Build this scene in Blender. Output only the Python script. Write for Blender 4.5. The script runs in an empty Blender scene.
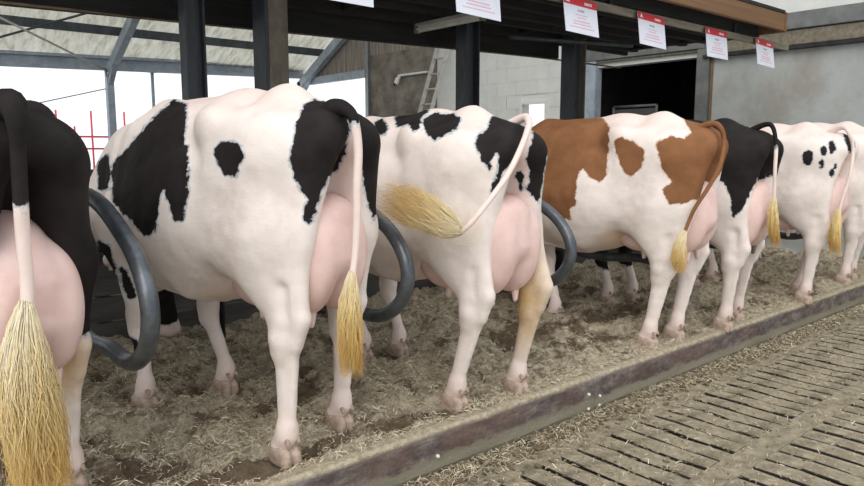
import bpy, bmesh, math, random
import numpy as np
from mathutils import Vector, Matrix

# ------------------------------------------------------------------ camera, world, exposure
S = bpy.context.scene
COL = S.collection
cam_d = bpy.data.cameras.new('camera'); cam = bpy.data.objects.new('camera', cam_d); COL.objects.link(cam)
cam_d.sensor_width = 36.0; cam_d.lens = 36.0 * 697.0 / 864.0
cam.location = (0, 0, 1.42)
cam.rotation_euler = (math.radians(90 - 7.6), 0, math.radians(49.3 - 90))
cam_d.clip_start = .05; cam_d.clip_end = 300
S.camera = cam
S.view_settings.view_transform = 'Standard'; S.view_settings.look = 'None'
S.view_settings.gamma = 1; S.view_settings.use_curve_mapping = False
S.view_settings.exposure = 0.47
W = bpy.data.worlds.new('overcast_sky'); S.world = W; W.use_nodes = True
bgn = W.node_tree.nodes['Background']
bgn.inputs[0].default_value = (.93, .97, 1.0, 1); bgn.inputs[1].default_value = .95
sun_d = bpy.data.lights.new('hazy_sun', 'SUN'); sun = bpy.data.objects.new('hazy_sun', sun_d); COL.objects.link(sun)
sun_d.energy = 1.1; sun_d.angle = math.radians(50); sun_d.color = (1, .96, .90)
sun.rotation_euler = Vector((-.62, -.38, .68)).to_track_quat('Z', 'Y').to_euler()

B = .2           # height of the bedding above the passage floor
rng = np.random.default_rng(7)
random.seed(7)

# ------------------------------------------------------------------ materials
def new_mat(name):
    m = bpy.data.materials.new(name); m.use_nodes = True
    nt = m.node_tree; b = nt.nodes['Principled BSDF']
    return m, nt, b
def nd(nt, t, **kw):
    n = nt.nodes.new(t)
    for k, v in kw.items(): setattr(n, k, v)
    return n
def noise(nt, scale, detail=4, rough=.6, coord=None, stretch=None):
    n = nd(nt, 'ShaderNodeTexNoise'); n.inputs['Scale'].default_value = scale
    n.inputs['Detail'].default_value = detail; n.inputs['Roughness'].default_value = rough
    if coord is not None:
        if stretch:
            mp = nd(nt, 'ShaderNodeMapping'); mp.inputs['Scale'].default_value = stretch
            nt.links.new(coord, mp.inputs[0]); coord = mp.outputs[0]
        nt.links.new(coord, n.inputs['Vector'])
    return n.outputs['Fac']
def ramp(nt, fac, stops):
    r = nd(nt, 'ShaderNodeValToRGB'); cr = r.color_ramp
    while len(cr.elements) < len(stops): cr.elements.new(.5)
    for e, (p, c) in zip(cr.elements, stops):
        e.position = p; e.color = (*c, 1) if len(c) == 3 else c
    nt.links.new(fac, r.inputs[0]); return r.outputs[0]
def mix(nt, fac, a, b, mode='MIX'):
    m = nd(nt, 'ShaderNodeMix', data_type='RGBA', blend_type=mode)
    def put(sock, v):
        if isinstance(v, (tuple, list)): sock.default_value = (*v, 1) if len(v) == 3 else v
        elif isinstance(v, (int, float)): sock.default_value = v
        else: nt.links.new(v, sock)
    put(m.inputs[0], fac); put(m.inputs[6], a); put(m.inputs[7], b)
    return m.outputs[2]
def bump(nt, b, h, strength, dist=.01):
    n = nd(nt, 'ShaderNodeBump'); n.inputs['Strength'].default_value = strength; n.inputs['Distance'].default_value = dist
    nt.links.new(h, n.inputs['Height']); nt.links.new(n.outputs[0], b.inputs['Normal'])
def mth(nt, op, a, b=None, c=None, clamp=False):
    n = nd(nt, 'ShaderNodeMath', operation=op, use_clamp=clamp)
    for i, v in enumerate((a, b, c)):
        if v is None: continue
        if isinstance(v, (int, float)): n.inputs[i].default_value = v
        else: nt.links.new(v, n.inputs[i])
    return n.outputs[0]
def attr(nt, name):
    n = nd(nt, 'ShaderNodeAttribute'); n.attribute_name = name; return n.outputs['Fac']
def objco(nt): return nd(nt, 'ShaderNodeTexCoord').outputs['Object']

def simple(name, c1, c2, scale=6, rough=.8, bumps=.25, metal=0, stretch=None, fine=40, dist=.01):
    m, nt, b = new_mat(name); co = objco(nt)
    f = noise(nt, scale, 6, .65, co, stretch)
    c = ramp(nt, f, [(.3, c1), (.7, c2)])
    nt.links.new(c, b.inputs['Base Color'])
    b.inputs['Roughness'].default_value = rough; b.inputs['Metallic'].default_value = metal
    bump(nt, b, noise(nt, fine, 4, .6, co, stretch), bumps, dist)
    return m

M = {}
M['bedding'] = None
M['kerb'] = None
M['slat'] = simple('slatted_concrete', (.15, .125, .08), (.42, .36, .255), 13, .9, 1.0, fine=60, dist=.014)
M['pit_and_slot_shade'] = simple('slurry_pit_and_slot_shade', (.010, .008, .006), (.025, .02, .015), 5, .6)
M['dung'] = simple('dung_crumbs', (.05, .037, .02), (.26, .21, .125), 12, .95, .6)
M['galv'] = simple('galvanised_steel', (.20, .22, .235), (.32, .34, .35), 14, .42, .15, .75, fine=90, dist=.002)
M['loop'] = simple('worn_tube_steel', (.055, .064, .076), (.16, .175, .19), 11, .36, .25, .6, fine=60, dist=.002)
M['black_tube'] = simple('black_tube', (.012, .012, .013), (.04, .04, .042), 12, .45, .2, .3)
M['post_dark'] = simple('dark_steel_column', (.025, .028, .032), (.075, .085, .095), 7, .6, .3, .2, (1, 1, .3))
M['post_rust'] = simple('brown_weathered_column', (.12, .105, .08), (.26, .23, .18), 9, .8, .6, 0, (1, 1, .5))
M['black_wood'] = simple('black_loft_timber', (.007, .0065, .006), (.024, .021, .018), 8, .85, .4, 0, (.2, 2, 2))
M['fascia'] = simple('orange_brown_board', (.12, .058, .024), (.21, .11, .048), 5, .7, .3, 0, (.15, 3, 6))
M['batten'] = simple('grey_batten', (.11, .095, .068), (.25, .22, .165), 9, .8, .4, 0, (.3, 2, 2))
M['grey_steel'] = simple('grey_painted_steel', (.10, .105, .105), (.19, .195, .19), 6, .55, .2, .1)
M['blue_steel'] = simple('blue_grey_steel', (.24, .28, .33), (.40, .45, .51), 6, .55, .2, .1)
M['concrete_wall'] = None
M['dirty_wall'] = simple('dirty_brown_concrete', (.075, .06, .047), (.26, .23, .195), 2.6, .9, .3)
M['block'] = simple('painted_block', (.60, .605, .585), (.70, .70, .675), 3, .85, .3)
M['cladding'] = simple('vertical_wood_cladding', (.15, .125, .10), (.33, .29, .24), 5, .85, .4, 0, (2, 3, .3))
def m_roof():
    m, nt, b = new_mat('dusty_translucent_roof_sheet'); co = objco(nt)
    c = ramp(nt, noise(nt, 3.5, 6, .7, co, (2.5, .5, 1)), [(.30, (.36, .35, .26)), (.5, (.66, .64, .55)), (.7, (.82, .80, .73))])
    nt.links.new(c, b.inputs['Base Color']); b.inputs['Roughness'].default_value = .8
    t = nd(nt, 'ShaderNodeBsdfTranslucent'); nt.links.new(c, t.inputs[0]); x = nd(nt, 'ShaderNodeMixShader'); x.inputs[0].default_value = .42
    nt.links.new(b.outputs[0], x.inputs[1]); nt.links.new(t.outputs[0], x.inputs[2]); nt.links.new(x.outputs[0], nt.nodes['Material Output'].inputs[0])
    return m
M['roof'] = m_roof()
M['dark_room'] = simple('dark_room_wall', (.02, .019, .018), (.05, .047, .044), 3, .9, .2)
M['hurdle'] = simple('grey_hurdle_sheet', (.05, .052, .053), (.10, .10, .10), 5, .7, .2)
M['feed_wall'] = simple('dark_feed_barrier_board', (.035, .033, .03), (.10, .095, .085), 6, .8, .4, 0, (.3, 2, 2))
M['aluminium'] = simple('dull_aluminium', (.34, .33, .30), (.55, .53, .49), 9, .5, .1, .3)
M['white_plastic'] = simple('white_plastic', (.62, .62, .60), (.72, .72, .70), 9, .4, .05)
M['tube_light'] = simple('dusty_lamp_cover', (.55, .52, .43), (.75, .72, .63), 9, .5, .1)
M['lens'] = simple('dark_lens', (.01, .01, .012), (.02, .02, .022), 9, .15, 0)
M['paper'] = simple('white_sign_card', (.66, .68, .76), (.72, .74, .82), 3, .6, .03)
M['red_card'] = simple('red_sign_header', (.50, .018, .03), (.60, .03, .045), 3, .55, .03)
M['print_white'] = simple('white_print', (.75, .68, .70), (.8, .74, .76), 3, .6, 0)
M['print_grey'] = simple('grey_print', (.27, .30, .36), (.33, .36, .42), 3, .6, 0)
M['print_pink'] = simple('pink_red_print', (.62, .30, .38), (.68, .36, .44), 3, .6, 0)
M['red_paint'] = simple('red_gate_paint', (.50, .03, .05), (.62, .06, .08), 5, .5, .1)
M['bolt'] = simple('pale_bolt_head', (.6, .58, .52), (.75, .73, .68), 5, .45, .1)
M['outside_ground'] = simple('pale_outside_yard', (.66, .66, .63), (.76, .76, .73), 1.2, .95, .3)
M['rusty'] = simple('rust_stained_conduit', (.12, .075, .04), (.24, .17, .10), 9, .8, .3)
M['eye'] = simple('dark_cow_eye', (.008, .006, .005), (.015, .012, .01), 5, .1, 0)
M['aisle'] = simple('dark_feed_aisle', (.06, .055, .048), (.15, .14, .12), 3, .9, .3)

def m_bedding():
    m, nt, b = new_mat('chopped_straw_bedding'); co = objco(nt)
    base = ramp(nt, noise(nt, 26, 8, .75, co), [(.30, (.13, .09, .055)), (.40, (.38, .31, .21)), (.54, (.60, .52, .385)), (.70, (.78, .71, .56))])
    wet_and_hollow_shade = attr(nt, 'wet_and_hollow_shade')
    wf = mth(nt, 'MULTIPLY_ADD', noise(nt, 9, 6, .75, co, (.7, 1.3, 1)), 2.0, -.98)
    wf = mth(nt, 'ADD', wf, wet_and_hollow_shade)
    k = ramp(nt, wf, [(.35, (0, 0, 0)), (.75, (1, 1, 1))])
    cl = ramp(nt, noise(nt, 7.5, 6, .72, co), [(.40, (.42, .36, .30)), (.50, (1, 1, 1))])
    base = mix(nt, .85, base, cl, 'MULTIPLY')
    c = mix(nt, mth(nt, 'MULTIPLY', k, .85), base, (.12, .075, .04))
    nt.links.new(c, b.inputs['Base Color']); b.inputs['Roughness'].default_value = .95
    bump(nt, b, noise(nt, 70, 6, .75, co), 1.0, .02)
    return m
M['bedding'] = m_bedding()

def m_straw():
    m, nt, b = new_mat('straw_shavings')
    c = ramp(nt, attr(nt, 'tint'), [(0, (.16, .115, .07)), (.3, (.42, .35, .24)), (.7, (.66, .58, .43)), (1, (.84, .78, .62))])
    nt.links.new(c, b.inputs['Base Color']); b.inputs['Roughness'].default_value = .85
    return m
M['straw'] = m_straw()

def m_kerb():
    m, nt, b = new_mat('stained_kerb'); co = objco(nt)
    sx = nd(nt, 'ShaderNodeSeparateXYZ'); nt.links.new(co, sx.inputs[0])
    n1 = noise(nt, 9, 8, .78, co, (.7, 1, 1.6)); n2 = noise(nt, 2.4, 5, .65, co, (1, 1, .4))
    stain = ramp(nt, n1, [(.28, (.025, .019, .018)), (.43, (.070, .054, .052)), (.54, (.14, .115, .105)), (.66, (.30, .26, .21))])
    c = mix(nt, ramp(nt, n2, [(.42, (0, 0, 0)), (.62, (.55, .55, .55))]), stain, (.13, .07, .055))
    top = mth(nt, 'SUBTRACT', sx.outputs[2], mth(nt, 'MULTIPLY_ADD', n1, .05, .158))
    kt = ramp(nt, mth(nt, 'MULTIPLY_ADD', top, 60, .5, True), [(0, (0, 0, 0)), (1, (1, 1, 1))])
    straw = ramp(nt, noise(nt, 40, 6, .7, co), [(.3, (.22, .17, .10)), (.65, (.50, .44, .33))])
    c = mix(nt, kt, c, straw)
    low = mth(nt, 'SUBTRACT', mth(nt, 'MULTIPLY_ADD', n1, .10, .030), sx.outputs[2])
    kl = ramp(nt, mth(nt, 'MULTIPLY_ADD', low, 50, .5, True), [(0, (0, 0, 0)), (1, (1, 1, 1))])
    c = mix(nt, kl, c, (.20, .18, .13))
    nt.links.new(c, b.inputs['Base Color']); b.inputs['Roughness'].default_value = .7
    bump(nt, b, noise(nt, 30, 6, .7, co), .7, .012)
    return m
M['kerb'] = m_kerb()

def m_concrete_wall():
    m, nt, b = new_mat('grey_concrete_panel'); co = objco(nt)
    c = ramp(nt, noise(nt, 2.2, 6, .65, co, (1, 1, .7)), [(.3, (.31, .325, .32)), (.7, (.43, .445, .435))])
    st = ramp(nt, noise(nt, .8, 5, .7, co, (1, 1.2, 1)), [(.52, (0, 0, 0)), (.72, (.55, .55, .55))])
    c = mix(nt, st, c, (.24, .185, .125))
    nt.links.new(c, b.inputs['Base Color']); b.inputs['Roughness'].default_value = .85
    bump(nt, b, noise(nt, 25, 5, .6, co), .3, .01)
    return m
M['concrete_wall'] = m_concrete_wall()

def m_coat(name, dark1, dark2, edge):
    """hide: white hair with patches whose signed distance (m) is stored on the mesh"""
    m, nt, b = new_mat(name); co = objco(nt)
    n1 = noise(nt, 30, 5, .65, co); n2 = noise(nt, 5, 5, .65, co); n3 = noise(nt, 95, 4, .7, co, (1, .35, 1))
    d = attr(nt, 'patch')
    d = mth(nt, 'ADD', d, mth(nt, 'MULTIPLY_ADD', n1, .044, -.022))
    d = mth(nt, 'ADD', d, mth(nt, 'MULTIPLY_ADD', n3, .010, -.005))
    kp = mth(nt, 'MULTIPLY_ADD', d, 260, .5, True)
    ke = mth(nt, 'MULTIPLY_ADD', d, 260, 2.3, True)
    white = ramp(nt, n2, [(.25, (.64, .545, .49)), (.5, (.775, .685, .635)), (.75, (.825, .755, .71))])
    pink = mth(nt, 'ADD', attr(nt, 'pink'), mth(nt, 'MULTIPLY_ADD', n2, .4, -.2), None, True)
    white = mix(nt, pink, white, (.74, .525, .465))
    st = mth(nt, 'ADD', attr(nt, 'stain'), mth(nt, 'MULTIPLY', mth(nt, 'SUBTRACT', n1, .5), attr(nt, 'stain')), None, True)
    white = mix(nt, st, white, (.56, .36, .14))
    dark = ramp(nt, n2, [(.3, dark1), (.7, dark2)])
    c = mix(nt, ke, white, edge); c = mix(nt, kp, c, dark)
    nt.links.new(c, b.inputs['Base Color'])
    b.inputs['Roughness'].default_value = .62
    b.inputs['Specular IOR Level'].default_value = .3
    nt.links.new(mth(nt, 'MULTIPLY_ADD', kp, -.22, .3), b.inputs['Specular IOR Level'])
    h = mth(nt, 'ADD', n3, mth(nt, 'MULTIPLY', noise(nt, 8, 1.5, .5, co), 9))
    bump(nt, b, h, .20, .009)
    return m
M['coat_black'] = m_coat('black_and_white_hide', (.010, .0088, .009), (.026, .021, .020), (.47, .48, .50))
M['coat_red'] = m_coat('red_and_white_hide', (.17, .073, .032), (.27, .125, .058), (.66, .50, .42))

def m_udder():
    m, nt, b = new_mat('udder_skin'); co = objco(nt)
    c = ramp(nt, noise(nt, 7, 5, .6, co), [(.3, (.66, .43, .39)), (.7, (.77, .58, .535))])
    nt.links.new(c, b.inputs['Base Color']); b.inputs['Roughness'].default_value = .5
    b.inputs['Subsurface Weight'].default_value = .12
    b.inputs['Subsurface Radius'].default_value = (.02, .008, .005)
    v = nd(nt, 'ShaderNodeTexNoise', noise_type='RIDGED_MULTIFRACTAL'); v.inputs['Scale'].default_value = 9; v.inputs['Detail'].default_value = 2
    nt.links.new(co, v.inputs['Vector'])
    bump(nt, b, v.outputs['Fac'], .45, .008)
    return m
M['udder'] = m_udder()
M['udder_dark'] = simple('dark_teat_skin', (.08, .06, .055), (.14, .11, .10), 9, .5, .1)
M['muzzle'] = simple('pink_muzzle_skin', (.50, .28, .25), (.60, .38, .33), 9, .4, .2)

def m_hair():
    m, nt, b = new_mat('tail_switch_hair'); co = objco(nt)
    t = attr(nt, 'tint')
    c = ramp(nt, t, [(0, (.86, .77, .58)), (.40, (.84, .66, .33)), (.75, (.78, .52, .17)), (1, (.56, .33, .09))])
    nt.links.new(c, b.inputs['Base Color']); b.inputs['Roughness'].default_value = .5
    return m
M['hair'] = m_hair()
M['hoof'] = simple('horn_hoof', (.26, .18, .13), (.58, .45, .37), 26, .55, .2)

# ------------------------------------------------------------------ helpers
def tag(o, label=None, cat=None, group=None, kind=None):
    if label: o['label'] = label
    if cat: o['category'] = cat
    if group: o['group'] = group
    if kind: o['kind'] = kind
    return o
def mesh_np(name, V, F, m, smooth=False):
    me = bpy.data.meshes.new(name)
    me.from_pydata(V.tolist() if hasattr(V, 'tolist') else V, [], F.tolist() if hasattr(F, 'tolist') else F)
    if m: me.materials.append(m)
    if smooth: me.polygons.foreach_set('use_smooth', [True] * len(me.polygons))
    me.update(); return me
def link(name, me, parent=None, loc=None, rot=None):
    o = bpy.data.objects.new(name, me); COL.objects.link(o)
    if parent: o.parent = parent
    if loc is not None: o.location = loc
    if rot is not None: o.rotation_euler = rot
    return o
def empty(name, loc=(0, 0, 0), rz=0):
    o = bpy.data.objects.new(name, None); COL.objects.link(o); o.location = loc; o.rotation_euler = (0, 0, rz)
    o.empty_display_size = .1; return o
class MB:
    """collects boxes and tubes, builds ONE mesh object"""
    def __init__(s): s.bm = bmesh.new()
    def box(s, lo, hi, bevel=0):
        lo, hi = np.minimum(lo, hi), np.maximum(lo, hi)
        c = [(lo[0], lo[1], lo[2]), (hi[0], lo[1], lo[2]), (hi[0], hi[1], lo[2]), (lo[0], hi[1], lo[2]),
             (lo[0], lo[1], hi[2]), (hi[0], lo[1], hi[2]), (hi[0], hi[1], hi[2]), (lo[0], hi[1], hi[2])]
        return s.hexa(c, bevel)
    def hexa(s, c, bevel=0):
        vs = [s.bm.verts.new(Vector(p)) for p in c]
        fs = [s.bm.faces.new([vs[i] for i in q]) for q in ((0, 3, 2, 1), (4, 5, 6, 7), (0, 1, 5, 4), (1, 2, 6, 5), (2, 3, 7, 6), (3, 0, 4, 7))]
        if bevel:
            es = list({e for f in fs for e in f.edges})
            bmesh.ops.bevel(s.bm, geom=es, offset=bevel, segments=2, affect='EDGES')
        return s
    def bar(s, a, b, w, h, bevel=0, roll=0):
        """rectangular bar from a to b, w across (horizontal), h in height"""
        a, b = Vector(a), Vector(b); d = (b - a).normalized()
        u = d.cross(Vector((0, 0, 1)))
        if u.length < 1e-3: u = Vector((1, 0, 0))
        u.normalize(); v = u.cross(d).normalized()
        if roll: q = Matrix.Rotation(roll, 3, d); u = q @ u; v = q @ v
        c = []
        for p in (a, b):
            c += [p - u * w / 2 - v * h / 2, p + u * w / 2 - v * h / 2, p + u * w / 2 + v * h / 2, p - u * w / 2 + v * h / 2]
        return s.hexa(c, bevel)
    def tube(s, pts, r, n=10, cap=True):
        pts = [Vector(p) for p in pts]; R = r if hasattr(r, '__len__') else [r] * len(pts)
        prev = None; rings = []
        for i, p in enumerate(pts):
            t = (pts[min(i + 1, len(pts) - 1)] - pts[max(i - 1, 0)]).normalized()
            if prev is None:
                u = t.orthogonal().normalized()
            else:
                u = (prev - t * prev.dot(t)).normalized()
            prev = u; v = t.cross(u)
            rings.append([s.bm.verts.new(p + (u * math.cos(2 * math.pi * k / n) + v * math.sin(2 * math.pi * k / n)) * R[i]) for k in range(n)])
        for i in range(len(rings) - 1):
            for k in range(n):
                f = s.bm.faces.new((rings[i][k], rings[i][(k + 1) % n], rings[i + 1][(k + 1) % n], rings[i + 1][k])); f.smooth = True
        if cap:
            s.bm.faces.new(rings[0][::-1]); s.bm.faces.new(rings[-1])
        return s
    def build(s, name, m, parent=None, loc=None, rot=None):
        me = bpy.data.meshes.new(name); bmesh.ops.recalc_face_normals(s.bm, faces=s.bm.faces[:])
        s.bm.to_mesh(me); s.bm.free(); me.materials.append(m)
        return link(name, me, parent, loc, rot)

def vnoise(x, y, seed):
    def hsh(i, j):
        h = (i * 374761393 + j * 668265263 + seed * 974634) & 0x7fffffff
        h = ((h ^ (h >> 13)) * 1274126177) & 0x7fffffff
        return ((h ^ (h >> 16)) & 0xffff) / 65535.0
    xi = np.floor(x).astype(np.int64); yi = np.floor(y).astype(np.int64); fx = x - xi; fy = y - yi
    fx = fx * fx * (3 - 2 * fx); fy = fy * fy * (3 - 2 * fy)
    a = hsh(xi, yi); b_ = hsh(xi + 1, yi); c = hsh(xi, yi + 1); d = hsh(xi + 1, yi + 1)
    return (a * (1 - fx) + b_ * fx) * (1 - fy) + (c * (1 - fx) + d * fx) * fy
def fbm(x, y, seed, oct=4):
    s = 0; a = .5; t = 0
    for o in range(oct):
        s = s + a * vnoise(x * 2 ** o, y * 2 ** o, seed + o); t += a; a *= .55
    return s / t
def smooth_path(pts, n=8):
    P = np.array(pts, float); out = []
    Q = np.vstack([2 * P[0] - P[1], P, 2 * P[-1] - P[-2]])
    for i in range(1, len(Q) - 2):
        for t in np.linspace(0, 1, n, endpoint=False):
            a, b_, c, d = Q[i - 1], Q[i], Q[i + 1], Q[i + 2]
            out.append(.5 * ((2 * b_) + (-a + c) * t + (2 * a - 5 * b_ + 4 * c - d) * t * t + (-a + 3 * b_ - 3 * c + d) * t ** 3))
    out.append(P[-1]); return np.array(out)

# ------------------------------------------------------------------ implicit surfaces
class Field:
    def __init__(s, lo, hi, h):
        s.lo = np.array(lo, float); s.h = h
        s.n = np.ceil((np.array(hi) - s.lo) / h).astype(int) + 1
        s.d = np.full(s.n, 1.0, np.float32)
        s.ax = [(s.lo[i] + h * np.arange(s.n[i])).astype(np.float32) for i in range(3)]
    def _box(s, lo, hi):
        sl = []
        for i in range(3):
            a = max(0, int((lo[i] - s.lo[i]) / s.h)); b_ = min(s.n[i], int((hi[i] - s.lo[i]) / s.h) + 2)
            if b_ <= a: return None, None
            sl.append(slice(a, b_))
        g = [s.ax[0][sl[0]][:, None, None], s.ax[1][sl[1]][None, :, None], s.ax[2][sl[2]][None, None, :]]
        return tuple(sl), g
    def _put(s, sl, d, k, sub=False):
        a = s.d[sl]
        if sub:
            hh = np.clip(.5 - .5 * (d + a) / k, 0, 1); s.d[sl] = a * (1 - hh) - d * hh + k * hh * (1 - hh)
        else:
            hh = np.clip(.5 + .5 * (a - d) / k, 0, 1); s.d[sl] = a * (1 - hh) + d * hh - k * hh * (1 - hh)
    def cone(s, a, b_, ra, rb, k=.03, sc=(1, 1, 1), sub=False):
        a = np.array(a, float); b_ = np.array(b_, float); sc = np.array(sc, float)
        r = max(ra, rb); m = r * sc + k + 3 * s.h
        sl, g = s._box(np.minimum(a, b_) - m, np.maximum(a, b_) + m)
        if sl is None: return
        A, Bq = a / sc, b_ / sc; ab = Bq - A; L = max(ab @ ab, 1e-9)
        q = [g[i] / sc[i] - A[i] for i in range(3)]
        t = np.clip((q[0] * ab[0] + q[1] * ab[1] + q[2] * ab[2]) / L, 0, 1)
        d = np.sqrt((q[0] - t * ab[0]) ** 2 + (q[1] - t * ab[1]) ** 2 + (q[2] - t * ab[2]) ** 2) - (ra + (rb - ra) * t)
        s._put(sl, d * sc.min(), k, sub)
    def ell(s, c, r, k=.03, rot=0, sub=False):
        """ellipsoid, rot = tilt about the x axis (radians)"""
        c = np.array(c, float); r = np.array(r, float); R = r.max() if rot else r
        sl, g = s._box(c - R - k - 3 * s.h, c + R + k + 3 * s.h)
        if sl is None: return
        x = g[0] - c[0]; y = g[1] - c[1]; z = g[2] - c[2]
        if rot: y, z = y * math.cos(rot) + z * math.sin(rot), -y * math.sin(rot) + z * math.cos(rot)
        k0 = np.sqrt((x / r[0]) ** 2 + (y / r[1]) ** 2 + (z / r[2]) ** 2)
        k1 = np.sqrt((x / r[0] ** 2) ** 2 + (y / r[1] ** 2) ** 2 + (z / r[2] ** 2) ** 2)
        s._put(sl, k0 * (k0 - 1) / np.maximum(k1, 1e-6), k, sub)
    def mesh(s):
        f = s.d; n = np.array(f.shape); ins = f < 0
        cells = n - 1
        acc = np.zeros((*cells, 3), np.float32); cnt = np.zeros(cells, np.int16)
        for ax in range(3):
            o1, o2 = [i for i in range(3) if i != ax]
            for u in (0, 1):
                for v in (0, 1):
                    sa = [None] * 3; sb = [None] * 3
                    sa[ax] = slice(0, n[ax] - 1); sb[ax] = slice(1, n[ax])
                    for o, w in ((o1, u), (o2, v)):
                        sa[o] = sb[o] = slice(w, n[o] - 1 + w)
                    fa = f[tuple(sa)]; fb = f[tuple(sb)]
                    cr = (fa < 0) != (fb < 0)
                    t = np.where(cr, fa / np.where(cr, fa - fb, 1), 0)
                    cnt += cr
                    acc[..., ax] += t
                    if u: acc[..., o1] += cr
                    if v: acc[..., o2] += cr
        act = cnt > 0
        idx = np.full(cells, -1, np.int64); ii = np.argwhere(act); idx[act] = np.arange(len(ii))
        V = s.lo + s.h * (ii + acc[act] / cnt[act][:, None])
        Q = []
        for ax in range(3):
            o1, o2 = (ax + 1) % 3, (ax + 2) % 3
            sa = [slice(None)] * 3; sb = [slice(None)] * 3
            sa[ax] = slice(0, n[ax] - 1); sb[ax] = slice(1, n[ax])
            A = ins[tuple(sa)]; Bq = ins[tuple(sb)]
            e = np.argwhere(A != Bq)
            ok = (e[:, o1] >= 1) & (e[:, o2] >= 1) & (e[:, o1] < n[o1] - 1) & (e[:, o2] < n[o2] - 1)
            e = e[ok]; flip = ~A[tuple(e.T)]
            def at(d1, d2):
                q = e.copy(); q[:, o1] += d1; q[:, o2] += d2; return idx[tuple(q.T)]
            q = np.stack([at(-1, -1), at(0, -1), at(0, 0), at(-1, 0)], 1)
            q[flip] = q[flip][:, ::-1]
            Q.append(q)
        return V, np.vstack(Q)
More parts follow.
